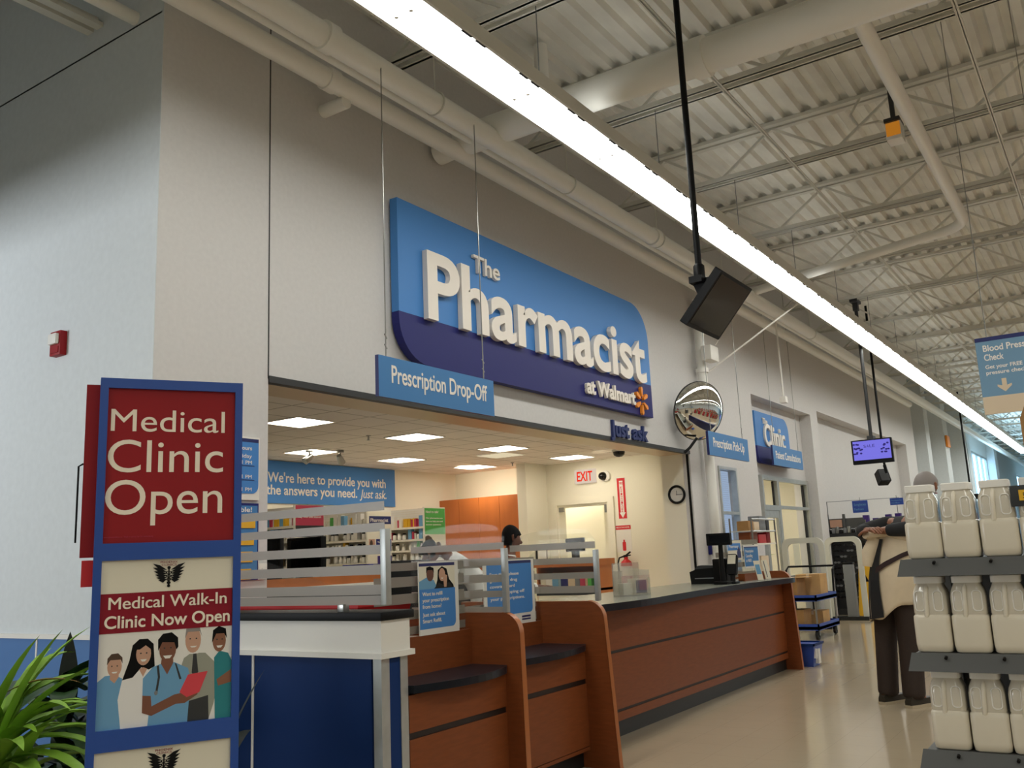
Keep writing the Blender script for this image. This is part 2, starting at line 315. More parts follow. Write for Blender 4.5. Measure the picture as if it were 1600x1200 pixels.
w = MB(); w.box(13.2, 13.3, 5.0, 8.5, 0, 2.8); w.box(17.6, 17.7, 5.0, 8.5, 0, 2.8); w.box(13.2, 17.7, 8.5, 8.6, 0, 2.8); w.box(13.2, 17.7, 5.0, 8.6, 2.75, 2.85)
struct('wall_clinic', w, ['cream_paint'])
# far end of the store: piers, a day-lit vestibule, the end wall
w = MB()
w.box(26.6, 27.6, 4.8, 5.0, 0, 5.75); w.box(27.6, 28.2, 4.45, 5.0, 0, 5.75); w.box(28.2, 30.4, 4.8, 5.0, 0, 5.75); w.box(30.4, 31.2, 4.4, 5.0, 0, 5.75)
w.box(31.2, 33.5, 4.8, 5.0, 0, 5.75); w.box(33.5, 34.2, 4.3, 5.0, 0, 5.75); w.box(34.2, 36, 4.8, 5.0, 0, 5.75); w.box(36, 36.8, 4.5, 5.0, 0, 5.75); w.box(36.8, 44, 4.8, 5.0, 4.6, 5.75); w.box(36.8, 44, 4.8, 5, 0, .5)
w.box(44, 45, 4.5, 5.0, 0, 5.75); w.box(45, 56, 4.8, 5.0, 0, 5.75); w.box(56, 64, 4.8, 5, 4.5, 5.75)
struct('wall_far', w, ['wall_cool'])
def glazing(name, x0, x1, z0, z1, n):
    f = MB(); st = (x1-x0)/n
    for k in range(n+1): f.box(x0+k*st-.05, x0+k*st+.05, 4.82, 4.9, z0, z1)
    for z in (z0+.04, (z0+z1)/2+.3, z1-.04): f.box(x0, x1, 4.82, 4.9, z-.04, z+.04)
    o = struct(name, f, ['alu']); part('pane', MB().box(x0, x1, 4.93, 4.94, z0, z1), ['day_pane'], o)
glazing('window_3', 36.8, 44, .5, 4.6, 5); glazing('window_4', 56, 64, 0, 4.5, 4)
struct('wall_east', MB().box(64, 64.2, -14, 5, 0, 5.9), ['wall_cool'])
struct('wall_south', MB().box(-8, 64, -14.2, -14, 0, 5.9), ['wall_cool'])
w = MB(); w.box(-8.2, -8, -14, 13, 0, .5); w.box(-8.2, -8, -14, 13, 3.7, 5.9); w.box(-8.2, -8, -14, 8.6, .5, 3.7); w.box(-8.2, -8, 12.8, 13, .5, 3.7); struct('wall_west', w, ['wall_cool'])
struct('wall_light_block', MB().box(1.15, 1.35, 3.75, 13, 3.55, 5.70), ['wall_cool'])  # out of view, added to keep light off the upper left wall
struct('wall_north', MB().box(-8, XA+.2, 13, 13.2, 0, 5.9), ['wall_cool'])
# corrugated roof deck
p, h, n = .19, .055, 0
d = MB(); y = -13.9; prof = []
while y < 4.62:
    prof += [(y, 5.70), (y+.075, 5.70), (y+.10, 5.70+h), (y+.165, 5.70+h)]; y += p
for (y0, z0), (y1, z1) in zip(prof, prof[1:]): d.face([(-8, y0, z0), (64, y0, z0), (64, y1, z1), (-8, y1, z1)])
d.box(-8, 64, -14, 5, 5.80, 5.9); d.box(-8, XA+.2, 5, 13.2, 5.70, 5.9); d.keep = True
struct('ceiling', d, ['deck_white'])
# open-web roof beams, one object each
def joist(x, y0, y1, zb=5.2, zt=5.66):
    b = MB()
    for dx in (-.055, .055):
        b.box(x+dx-.022, x+dx+.022, y0, y1, zb, zb+.012); b.box(x+dx-.006 if dx > 0 else x+dx-.016, x+dx+.016 if dx > 0 else x+dx+.006, y0, y1, zb, zb+.05)
        b.box(x+dx-.035, x+dx+.035, y0, y1, zt, zt+.038)
    L, y, up = .62, y1-.1, True
    while y-L > y0:
        b.bar((x, y, zb+.03 if up else zt), (x, y-L, zt if up else zb+.03), .026); up = not up; y -= L
    return b
xs = [-6.9+2.0*k for k in range(35)]
for x in xs: struct('ceiling_beam', joist(x, -13.9, 4.55), ['steel_white'])
b = MB()
for yy in (2.4, .55, -1.4, -3.4): b.box(-8, 64, yy-.018, yy+.018, 5.19, 5.205); b.box(-8, 64, yy-.003, yy+.003, 5.19, 5.23)
struct('ceiling_beam_bridging', b, ['steel_white'])['kind'] = 'structure'
for yy in (5.36, 7.3, 9.2):          # beams left of the pharmacy bear on its side wall
    b = MB()
    b.box(-8, XA, yy-.09, yy-.02, 4.93, 4.96); b.box(-8, XA, yy+.02, yy+.09, 4.93, 4.96); b.box(-8, XA, yy-.03, yy+.03, 4.96, 5.02)
    b.box(-8, XA, yy-.09, yy+.09, 5.45, 5.49)
    for k in range(14): b.bar((XA-.1-k*.7, yy, 4.97 if k % 2 else 5.45), (XA-.8-k*.7, yy, 5.45 if k % 2 else 4.97), .03)
    struct('ceiling_beam', b, ['steel_white'])
# ================================================================ OVERHEAD: lights, pipes, hung signs and screens
def strip_light(x0, x1, yc, label, group=None):
    t = thing('fluorescent_strip_light', label, 'light', (x0, yc, 4.40), group=group); L = x1-x0
    b = MB(); b.box(0, L, -.15, .15, .045, .10); b.box(0, L, -.075, -.06, .10, .19); b.box(0, L, .06, .075, .10, .19); b.box(0, L, -.17, -.15, -.004, .10); b.box(0, L, .15, .17, -.004, .10)
    part('housing', b, ['steel_white'], t)
    part('lamp', MB().face([(0, -.15, .02), (L, -.15, .02), (L, .15, .02), (0, .15, .02)]), ['strip_lamp'], t)
    part('uplight', MB().face([(0, -.06, .11), (L, -.06, .11), (L, .06, .11), (0, .06, .11)]), ['uplight'], t)
    def many(name, me, ks, dy=0):
        for k in ks: o = bpy.data.objects.new(name, me); COL.objects.link(o); o.parent = t; o.location = (k, dy, 0)
    sl = MB().box(0, .10, -.156, -.140, -.006, .0).mesh('reflector_slot', ['dark_grey']); ks = []; k = .4
    while k < min(L, 27): ks += [k, k+.14]; k += .62
    if not group: many('reflector_slot', sl, ks)
    lh = MB().tube([(0, 0, .018), (0, 0, -.02)], .013, 8).mesh('lamp_holder', ['white'])
    if not group: many('lamp_holder', lh, [.75+1.22*i for i in range(22)], -.05); many('lamp_holder', lh, [.75+1.22*i for i in range(22)], .06)
    many('suspension_wire', MB().bar((0, 0, .1), (0, 0, .80), .006).mesh('suspension_wire', ['mid_grey']), [1.1+2*i for i in range(int(L/2))])
strip_light(-2, 40.5, 3.04, 'long bright fluorescent strip light hung above the pharmacy counter')
strip_light(-6, 40.5, -1.3, 'long fluorescent strip light over the aisle, seen only in the convex mirror', 'aisle strip lights')
strip_light(-6, 40.5, -5.8, 'second fluorescent strip light over the aisle, seen only in the convex mirror', 'aisle strip lights')
strip_light(-6, 40.5, -10.3, 'unseen fluorescent strip light added behind the viewer for more floor bounce', 'aisle strip lights')  # never in view, added to brighten floor and roof deck
def pipe(name, label, pts, r, cat='pipe', couplers=(), hang=()):
    t = thing(name, label, cat, pts[0]); o = Vector(pts[0]); part('tube', MB().tube([Vector(p)-o for p in pts], r, 18), ['pipe_white'], t)
    for c, dd in couplers:
        c = Vector(c)-o; dd = Vector(dd); part('coupling', MB().tube([c-dd*.05, c+dd*.05], r*1.18, 18), ['pipe_white'], t)
    for c in hang:
        c = Vector(c)-o; part('hanger', MB().tube([c+V(0, 0, r), (c.x, c.y, 5.2-o.z)], .006, 6).tube([c+V(0, r*1.05*math.cos(a), r*1.05*math.sin(a)) for a in [k*math.pi/8 for k in range(17)]], .007, 6), ['steel_white'], t)
    return t
ZP = 4.75
pipe('sprinkler_pipe', 'thick white sprinkler pipe running along the front of the pharmacy wall', [(-4, 3.98, ZP), (62, 4.06, ZP)], .088, couplers=[((3.95, 3.985, ZP), (1, 0, 0)), ((9.0, 3.99, ZP), (1, 0, 0))], hang=[(5.1, 3.985, ZP), (7.1, 3.985, ZP), (9.1, 3.99, ZP), (11.1, 3.99, ZP), (15.1, 4.0, ZP)])
pipe('conduit_pipe', 'thinner white pipe between the thick sprinkler pipe and the wall', [(-4, 4.2, ZP+.04), (62, 4.22, ZP+.04)], .03)
pipe('rain_pipe', 'lower white pipe closest to the pharmacy wall, above the big sign', [(1.7, 4.36, ZP), (25.2, 4.37, ZP)], .075, couplers=[((4.35, 4.36, ZP), (1, 0, 0))])
pipe('branch_pipe', 'short white branch pipe between wall and lower pipe, above the drop-off sign', [(4.52, 4.36, ZP-.1), (4.52, 4.6, ZP-.1)], .05)
pipe('main_duct', 'widest white pipe crossing from the wall over the strip light', [(5.93, 4.36, 4.86), (5.93, 2.7, 4.86), (6.02, 0.2, 4.86), (6.05, -9, 4.86)], .13, couplers=[((5.95, 2.15, 4.86), (0, 1, 0))])
pipe('duct_stub', 'stubby capped end of the widest pipe close to the pharmacy wall', [(5.86, 4.36, 4.80), (5.86, 4.56, 4.78)], .10)
pipe('riser_pipe', 'short vertical white pipe rising from the widest pipe to the roof', [(6.25, 3.7, 4.9), (6.25, 3.7, 5.68)], .06)
r = []
for k in range(9):
    a = math.pi/2*k/8; r.append((11.75-.45+.45*math.sin(a), 1.13+.45-.45*math.cos(a), 4.95))
pipe('looping_pipe', 'white pipe that runs along the roof and turns through a bend to the wall', [(6.1, 1.10, 4.95)]+r+[(12.2, 4.0, 4.82)], .06)
pipe('side_pipe', 'thin white pipe ending at the pale side wall, above the panel seam', [(-4, 4.9, 4.84), (3.145, 4.9, 4.84)], .045)
# yellow-lit lamp box on the roof beams
t = thing('emergency_lamp', 'small yellow lamp box fixed under the roof beams', 'lamp', (8.77, 1.34, 5.0))
part('housing', MB().box(-.09, .09, -.07, .07, 0, .2, 0, .01), ['white'], t); part('lens', MB().box(-.1, -.085, -.062, .062, .035, .165, 0, .004), ['lamp_amber'], t); part('bracket', MB().box(-.02, .02, -.02, .02, .2, .62).box(-.12, .09, -.07, .07, .17, .205), ['dark_grey'], t)
part('cable', MB().tube([(.05, .0, .2), (.1, .15, .3), (-.1, .3, .22), (.0, .38, .4), (.15, .3, .62)], .012, 6), ['steel_white'], t)
# TV hung on a black pole, seen from its back corner
def pole(mb, x, y, z0, z1, r): mb.tube([(x, y, z0), (x, y, z1)], r, 12)
t = thing('hanging_monitor', 'black monitor tilted down on a long black ceiling pole, strip lights reflected in it', 'monitor', (5.61, 2.176, 3.085))
b = MB(); pole(b, 0, 0, .0, 2.615, .022); part('pole', b, ['black'], t)
part('pole_collar', MB().lathe([(.0, -.02), (.038, -.02), (.038, .085), (.026, .10), (0, .10)], (0, 0, 0), seg=14), ['black'], t)
fr = frame((-.255, .020, -.369), (1, 0, 0), (0, -.66, .753)); o_, u_, v_, n_ = fr
part('casing', MB().prism(rrect(0, .56, 0, .413, .010), fr, -.055, 0), ['black'], t)
part('screen', MB().prism(rect(.022, .538, .026, .391), fr, 0, .002), ['screen'], t)
part('mount', MB().prism(rect(.17, .39, .14, .39), fr, -.10, -.055).box(-.085, .085, -.045, .045, -.045, .0).prism([(0, 0), (.22, 0), (.05, -.14)], side(-.03, .05, -.01), -.05, 0), ['black'], t)
# the far TV and speaker
t = thing('hanging_television', 'small television with a lit violet picture on a ceiling pole', 'television', (15.25, 3.27, 2.535))
b = MB(); pole(b, 0, 0, .34, 2.64, .028); part('pole', b, ['dark_grey'], t); part('pole_plate', MB().box(-.14, .14, -.06, .06, 2.63, 2.68).box(-.05, .05, -.04, .04, 2.5, 2.63), ['dark_grey'], t)
fr = side(-.05, .31, 0)
part('casing', MB().prism(rrect(0, .62, -.02, .37, .01), fr, -.06, 0), ['black'], t); part('mount', MB().box(-.08, .08, -.05, .05, .36, .42), ['dark_grey'], t)
sc = MB().prism(rect(.025, .595, .045, .35), fr, 0, .002); part('screen', sc, ['tv_image'], t)
b = MB()
for i in range(26):
    a, c = random.choice((random.uniform(.03, .17), random.uniform(.45, .57))), random.uniform(.14, .31); b.flat(ell(a, c, .02, .015, 7), fr, .003)
for i in range(4): text_mb(b, 'SALE'[i], fr, .19+i*.045, .24, .045, .035, .0005, .003)
part('picture_marks', b, ['tv_dark'], t)
t = thing('hanging_speaker', 'black loudspeaker on a thin black pole behind the lit television', 'speaker', (17.7, 3.62, 2.42))
b = MB(); pole(b, 0, 0, .25, 3.28, .022); part('pole', b, ['black'], t)
u = V(.6, -.8, 0).normalized(); v = V(.35, .25, .9).normalized(); v = (v-u*u.dot(v)).normalized(); fr = (V(-.05, .08, -.05), u, v, u.cross(v))
part('cabinet', MB().prism(rrect(0, .2, 0, .26, .02), fr, -.16, 0), ['black'], t); part('grille', MB().prism(rrect(.02, .18, .02, .24, .015), fr, 0, .006), ['dark_grey'], t)
part('bracket', MB().bar((0, 0, .25), (.02, -.02, .1), .05), ['black'], t)
t = thing('hanging_camera_pole', 'thin black ceiling pole with a flat black box, farthest along the wall', 'pole', (27.1, 3.45, 2.3))
b = MB(); pole(b, 0, 0, .1, 2.9, .025); part('pole', b, ['black'], t); part('box', MB().box(-.1, .1, -.38, .25, -.02, .12, 0, .02), ['black'], t)
t = thing('hanging_sensor', 'small white sensor dangling on a thin white drop from the pipes', 'sensor', (13.9, 4.2, 3.5))
part('drop', MB().tube([(0, 0, .06), (0, 0, 1.26)], .016, 8), ['white'], t); part('head', MB().box(-.06, .06, -.05, .05, -.04, .06, 0, .01), ['white'], t)
# convex mirror on its column
t = thing('wall_column_pipe', 'round white standpipe beside the pharmacy opening carrying the convex mirror', 'pipe', (11.40, 4.50, 0))
part('tube', MB().tube([(0, 0, 0), (0, 0, 4.64)], .065, 20), ['pipe_white'], t); part('collar', MB().lathe([(.065, 3.62), (.085, 3.62), (.085, 3.68), (.065, 3.68)], seg=20), ['pipe_white'], t)
part('control_box', MB().box(-.14, .14, -.20, -.06, 3.76, 3.96, 0, .01), ['white'], t)
part('strut', MB().tube([(-.05, -.12, 3.62), (.45, -1.25, 4.45)], .012, 8), ['white'], t); part('strut_wire', MB().tube([(.05, -.2, 3.98), (.3, -.45, 4.5)], .006, 6), ['white'], t)
t = thing('convex_mirror', 'round convex security mirror mounted high beside the pharmacy opening', 'mirror', (10.68, 4.30, 3.0))
n = V(-.50, -.83, -.24).normalized(); q = n.to_track_quat('Z', 'Y'); R0 = .365; cap = .155; rad = (R0*R0+cap*cap)/(2*cap)
prof = [(R0*math.sin(0)+0.0001, cap)]
for k in range(1, 15):
    rr = R0*k/14; prof.append((rr, math.sqrt(rad*rad-rr*rr)-(rad-cap)))
mb = MB().lathe(prof, seg=48); mb.v = [tuple(q @ Vector(p)) for p in mb.v]; part('mirror_dome', mb, ['mirror'], t, 80)
mb = MB().lathe([(R0, 0), (R0+.008, 0), (R0+.008, -.02), (R0*.6, -.05), (.01, -.06)], seg=48); mb.v = [tuple(q @ Vector(p)) for p in mb.v]; part('backing', mb, ['dark_grey'], t)
part('bracket', MB().tube([tuple(-n*.05), (.10, .20, -.08), (.12, .30, -.10)], .02, 8), ['black'], t); part('lower_arm', MB().tube([(-.02, .05, -.34), (-.10, .12, -.46), (-.14, .18, -.52)], .018, 8), ['black'], t)
solo('pipe_sensor', MB().box(-.05, .05, -.04, .04, -.06, .06, 0, .006), ['black'], 'tiny black sensor box fixed to the pipes above the convex mirror', 'sensor', loc=(11.0, 4.2, 4.67))
solo('soap_dispenser', MB().box(0, .08, -.05, 0, 0, .14, 0, .01), ['sign_violet'], 'small violet dispenser on the wall beside the pharmacy opening', 'dispenser', loc=(11.34, 4.6, 1.22))
solo('orange_exit_marker', MB().box(0, .5, -.06, 0, 0, .35, 0, .01), ['orange'], 'small orange sign high on a far grey pier', 'sign', loc=(30.5, 4.39, 4.05))
# ================================================================ SIGNS ON AND AT THE WALL
t = thing('pharmacist_sign', 'big two-blue wall sign reading The Pharmacist over the pharmacy opening', 'sign', (5.23, YW, 2.84))
f = front(0, -.02, 0); Wd, Hd = 4.53, 1.33
full = rrect(0, Wd, 0, Hd, (.35, 0, .42, 0), 10)
upper = [p for p in full if p[1] > .39]; lower = [p for p in full if p[1] < .39]
up_ = [(0, .39), (Wd, .39)]+[p for p in full if p[1] > .39 and p[0] > Wd/2]+[(0, Hd)]
lo_ = [(0, .39)]+[p for p in full if p[1] < .39 and p[0] < Wd/2]+[(Wd, 0), (Wd, .39)]
part('upper_panel', MB().prism(up_, f, 0, .075), ['sign_blue'], t); part('lower_panel', MB().prism(lo_, f, 0, .075), ['sign_violet'], t)
txt(t, [('Pharmacist', .30, .395, .545, 4.02)], f, 'letter_white', .078, .05, .022, 'big_lettering')
txt(t, [('The', .98, .945, .15, .40)], f, 'letter_white', .078, .03, .015, 'small_lettering')
txt(t, [('at Walmart', 2.90, .10, .15, 1.13)], f, 'letter_white', .078, .03, .03, 'small_lettering')
b = MB()
for k in range(6):
    a = math.pi/2+k*math.pi/3; cx, cy = 4.20+.105*math.cos(a), .165+.105*math.sin(a)
    pl = [(cx+math.cos(a)*p+math.cos(a+math.pi/2)*q, cy+math.sin(a)*p+math.sin(a+math.pi/2)*q) for p, q in ((-.055, .012), (-.055, -.012), (.035, -.026), (.055, -.012), (.06, 0), (.055, .012), (.035, .026))]
    b.prism(pl, f, .078, .11)
part('spark_emblem', b, ['orange'], t)
solo('just_ask_lettering', text_mb(text_mb(MB(), 'Just', front(0, 0, 0), 0, 0, .165, .44, .03, .002, 0, .03), 'ask', front(0, 0, 0), .52, 0, .165, .40, .03, .002, 0, .03, .15), ['letter_navy'], 'navy raised letters reading Just ask under the big pharmacy sign', 'lettering', loc=(8.80, YW, 2.565))
def hung_sign(name, label, x0, x1, y, z0, z1, lines, matl, ztop, cabs, facing=front):
    t = thing(name, label, 'sign', (x0, y, z0)); f = facing(0, 0, 0)
    part('panel', MB().prism(rect(0, x1-x0, 0, z1-z0), f, -.03, 0, 0, 1), [matl, 'deep_navy'], t)
    txt(t, lines, f, 'letter_white', 0, .002, .012)
    for c in cabs:
        b = MB().bar(f[0]+f[1]*c+V(0, .015, z1-z0), f[0]+f[1]*c+V(0, .015, ztop-z0), .006)
        for i in range(5): b.tube([f[0]+f[1]*c+V(.012*(i % 2), .015, z1-z0+.02+i*.035), f[0]+f[1]*c+V(-.012*(i % 2), .015, z1-z0+.05+i*.035)], .005, 5)
        part('cable', b, ['steel'], t)
    return t
hung_sign('dropoff_sign', 'blue hanging sign reading Prescription Drop-Off on two wires', 4.315, 5.61, 3.9, 2.357, 2.632, [('Prescription Drop-Off', .125, .105, .115, 1.08)], 'sign_teal', 4.715, (.09, 1.19))
hung_sign('pickup_sign', 'blue hanging sign reading Prescription Pick-Up beside the convex mirror', 10.03, 11.36, 3.95, 2.369, 2.652, [('Prescription Pick-Up', .14, .108, .108, 1.04)], 'sign_teal', 4.67, (.13, 1.18))
t = thing('clinic_sign', 'two-blue wall sign reading The Clinic in the recess above the glass door', 'sign', (14.0, 4.8, 2.595)); f = front(0, -.02, 0)
full = rrect(0, 1.7, 0, .83, (.2, 0, .25, 0), 8)
part('upper_panel', MB().prism([(0, .27), (1.7, .27)]+[p for p in full if p[1] > .27 and p[0] > .8]+[(0, .83)], f, 0, .06), ['sign_blue'], t)
part('lower_panel', MB().prism([(0, .27)]+[p for p in full if p[1] < .27 and p[0] < .8]+[(1.7, 0), (1.7, .27)], f, 0, .06), ['sign_violet'], t)
txt(t, [('Clinic', .34, .30, .34, 1.05)], f, 'letter_white', .06, .03, .02, 'big_lettering'); txt(t, [('The', .34, .65, .09, .22)], f, 'letter_white', .06, .02, .015, 'small_lettering')
hung_sign('consultation_sign', 'blue hanging sign reading Patient Consultations overlapping the clinic sign', 14.13, 15.68, 4.52, 2.545, 2.86, [('Patient Consultations', .13, .115, .115, 1.30)], 'sign_teal', 5.70, (.14, 1.4))
# blood pressure sign, edge-on to the wall
t = thing('blood_pressure_sign', 'hanging blue and cream sign reading Blood Pressure Check with an arrow', 'sign', (7.2, .757, 2.148)); f = side(0, 0, 0)
part('panel', MB().prism(rect(0, .62, .125, .525), f, -.02, 0), ['bp_blue'], t); part('header', MB().prism(rect(0, .62, .525, .555), f, -.02, 0), ['deep_navy'], t); part('footer', MB().prism(rect(0, .62, 0, .125), f, -.02, 0), ['beige_card'], t)
txt(t, [('Blood Pressure', .045, .452, .044, .345), ('Check', .045, .385, .044, .125)], f, 'letter_white', 0, .0015, .018)
txt(t, [('Get your FREE blood', .045, .325, .026, .335), ('pressure check here', .045, .283, .026, .345)], f, 'letter_white', 0, .0015, .018)
part('arrow', MB().prism([(.135, .245), (.135, .195), (.105, .205), (.105, .19), (.15, .15), (.195, .19), (.195, .205), (.165, .195), (.165, .245)], f, 0, .0015), ['beige_card'], t)
part('cable', MB().bar((-.01, -.08, .555), (-.01, -.08, 3.05), .006).bar((-.01, -.54, .555), (-.01, -.54, 3.05), .006), ['steel'], t)
# fire alarm on the left return
t = thing('fire_alarm', 'small red fire alarm strobe on the pale side wall', 'alarm', (XA, 5.58, 2.77)); 
part('body', MB().box(-.05, 0, -.06, .06, -.07, .09, 0, .006), ['red_panel'], t); part('strobe', MB().box(-.075, -.05, -.045, .045, .0, .07, 0, .006), ['white'], t); part('grille', MB().box(-.055, -.05, -.045, .045, -.055, -.015), ['red_panel'], t)
# posters on the pier left of the opening
t = thing('hours_poster', 'pale framed blue poster of pharmacy hours on the pier beside the opening', 'poster', (3.44, YW, 1.725)); f = front(0, 0, 0)
part('frame', MB().prism(rect(0, .485, 0, .40), f, 0, .02), ['white'], t)
part('print', MB().prism(rrect(.03, .475, .04, .365, (.03, .05, 0, 0)), f, .02, .023), ['sign_blue'], t); part('header', MB().prism(rect(.03, .475, .365, .388), f, .02, .023), ['deep_navy'], t)
txt(t, [('Pharmacy Hours', .13, .315, .024, .29), ('Monday-Friday', .13, .265, .024, .29), ('9 AM - 11 PM', .18, .225, .022, .24), ('Saturday', .13, .175, .024, .2), ('9 AM - 11 PM', .18, .135, .022, .24), ('Sunday', .13, .095, .024, .16), ('9 AM - 11 PM', .18, .055, .022, .24)], f, 'letter_white', .023, .001, .01)
part('rule', MB().prism(rect(.1, .44, .213, .217), f, .023, .025).prism(rect(.1, .44, .123, .127), f, .023, .025), ['deep_navy'], t)
t = thing('notice_board', 'blue notice board with yellow slips below the hours poster', 'notice board', (3.44, YW, 1.23))
part('board', MB().prism(rect(0, .485, 0, .475), f, 0, .015), ['sign_violet'], t); part('face', MB().prism(rect(.01, .475, .01, .46), f, .015, .017), ['sign_teal'], t)
for k in range(4):
    z = .355-k*.105
    part('slip', MB().prism(rect(.17, .455-k*.01, z-.035, z+.03), f, .017, .022), ['yellow'], t)
txt(t, [('Affordable!', .14, .42, .03, .29)], f, 'letter_white', .017, .001, .01)
solo('light_switch', MB().box(0, .07, -.02, 0, 0, .10, 0, .004).box(.025, .045, -.03, -.02, .04, .07), ['white'], 'small white switch plate at the foot of the notice board', 'switch', loc=(3.925, YW, 1.23))
# ================================================================ MEDICAL CLINIC STAND (it stands askew to the wall)
AX = V(.863, -.505, 0).normalized()
t = thing('clinic_sign_stand', 'tall blue floor stand with red panel reading Medical Clinic Open', 'sign stand', (1.919, 3.115, 0), math.atan2(AX.y, AX.x))
f = front(0, 0, 0)                                          # the stand's own face: x to the right, -y to the viewer
b = MB(); D = -.06
b.box(-.004, .024, 0, .06, 0, 2.027); b.box(.484, .512, 0, .06, 0, 2.027)
for z0, z1 in ((1.99, 2.027), (1.350, 1.412), (.69, .762), (.04, .12)): b.box(.024, .484, 0, .06, z0, z1)
part('stand_frame', b, ['frame_blue'], t)
part('foot', MB().box(-.03, .02, -.16, .22, 0, .04).box(.49, .54, -.16, .22, 0, .04), ['frame_blue'], t)
g = front(0, .012, 0)
part('upper_panel', MB().prism(rect(.024, .484, 1.412, 1.99), g, -.006, 0), ['red_panel'], t)
part('back_panel', MB().box(-.05, .5, .062, .075, 1.365, 2.01), ['red_panel'], t); part('side_bracket', MB().tube([(-.05, .068, 1.71), (-.066, .068, 1.70), (-.066, .068, 1.42)], .004, 6), ['black'], t); part('lower_back_panel', MB().box(-.042, .48, .062, .07, 1.26, 1.355), ['pure_red'], t)
txt(t, [('Medical', .036, 1.828, .083, .41), ('Clinic', .030, 1.674, .120, .412), ('Open', .026, 1.517, .126, .415)], g, 'panel_cream', .0, .0012, 0, 'panel_lettering')
txt(t, [('www.phoenixclinics.ca   Walk-in service for the whole family', .026, 1.432, .006, .17)], g, 'pink', .0, .0008, 0, 'small_print')
def emblem(zc, name='emblem'):
    cx = .254; b = MB(); d = .0022
    b.flat(rect(cx-.0025, cx+.0025, zc-.045, zc+.024), g, d)
    b.flat(ell(cx, zc+.026, .006), g, d)
    for s in (-1, 1):
        for k in range(6):
            a = .50-.17*k; L = .058-.005*k; x0, z0 = cx+s*.006, zc+.018-.0065*k
            tip = (x0+s*L*math.cos(a), z0+L*math.sin(a)*.75+.004); m = (x0+s*L*.5*math.cos(a-.25), z0+L*.5*math.sin(a-.25)-.004)
            b.flat([(x0, z0), m, tip, (x0+s*L*.55*math.cos(a+.1), z0+L*.55*math.sin(a+.1)*.8+.004)], g, d+.0001*k)
    for s in (-1, 1):
        prev = None
        for k in range(25):
            q = (cx+s*.010*math.sin(k*.62)*(1-k/34), zc+.014-.0024*k)
            if prev: b.flat([(prev[0]-.0024, prev[1]), (prev[0]+.0024, prev[1]), (q[0]+.0024, q[1]), (q[0]-.0024, q[1])], g, d+.0002)
            prev = q
    part(name, b, ['black'], t)
    txt(t, [('PHOENIX', cx-.030, zc+.043, .0075, .060), ('CLINICS', cx-.026, zc+.033, .0075, .052)], g, 'band_red', .0022, .0008, .0, 'emblem_lettering')
# the middle poster: emblem, red band, five clinic staff as printed on it
names = ['poster_cream', 'band_red', 'white', 'skin_c', 'hair_brown', 'hair_black', 'skin_d', 'scrub_blue', 'coat_white', 'shirt_olive', 'scrub_teal', 'folder_red', 'dark_grey', 'hair_grey', 'mid_grey', 'skin_a']
I = {k: i for i, k in enumerate(names)}
b = MB(); b.prism(rect(.024, .484, .762, 1.350), g, -.006, 0, I['poster_cream']); L = [0.0002]
def P(poly, k): L[0] += .00003; b.flat(poly, g, L[0], I[k])
P(rect(.0245, .4835, .763, 1.105), 'white')
def XZ(u, v): return (.024+.46*(u-60)/730*1.0, 1.350-.588*(v-60)/890)     # sheet proportions read off the print
def pts(*a): return [XZ(a[i], a[i+1]) for i in range(0, len(a), 2)]
def disc(u, v, ru, rv, k, n=20): P(ell(*XZ(u, v), .46*ru/730, .588*rv/890, n), k)
# nurse at the edge
P(pts(60, 960, 60, 700, 100, 670, 150, 668, 190, 690, 205, 780, 200, 960), 'scrub_blue'); P(pts(125, 690, 130, 640, 170, 640, 172, 680, 150, 712), 'skin_c'); disc(148, 625, 38, 55, 'skin_c'); P(pts(108, 615, 110, 580, 130, 558, 165, 556, 188, 580, 190, 612, 178, 590, 125, 590), 'hair_brown')
disc(134, 622, 4, 4, 'dark_grey', 8); disc(162, 622, 4, 4, 'dark_grey', 8); P(pts(134, 652, 164, 652, 158, 660, 140, 660), 'white')
# doctor in white coat with long black hair
P(pts(190, 960, 170, 800, 190, 700, 250, 660, 330, 650, 360, 700, 370, 960), 'coat_white'); P(pts(190, 700, 225, 600, 240, 520, 275, 490, 320, 490, 352, 520, 362, 640, 330, 655, 290, 640, 245, 690), 'hair_black'); disc(300, 570, 40, 60, 'skin_c'); P(pts(258, 545, 275, 505, 325, 505, 342, 550, 310, 525, 280, 545), 'hair_black'); P(pts(278, 650, 300, 640, 322, 650, 300, 690), 'skin_c')
disc(285, 566, 5, 4, 'dark_grey', 8); disc(316, 566, 5, 4, 'dark_grey', 8); P(pts(283, 598, 318, 598, 308, 610, 292, 610), 'white')
# man in tie
P(pts(500, 960, 490, 700, 520, 610, 560, 585, 640, 590, 690, 640, 710, 780, 690, 870, 660, 960), 'shirt_olive'); P(pts(545, 590, 600, 590, 590, 570, 560, 565), 'white'); P(pts(572, 590, 590, 590, 602, 690, 582, 720, 565, 690), 'dark_grey'); disc(570, 515, 44, 70, 'skin_c'); P(pts(524, 505, 530, 452, 560, 432, 605, 445, 620, 500, 606, 470, 540, 470), 'hair_grey'); P(pts(510, 850, 660, 820, 665, 960, 515, 960), 'dark_grey'); P(pts(512, 858, 655, 828, 656, 842, 512, 874), 'black' if 'black' in I else 'dark_grey')
disc(553, 508, 5, 4, 'dark_grey', 8); disc(588, 508, 5, 4, 'dark_grey', 8); P(pts(552, 548, 592, 548, 582, 556, 562, 556), 'white')
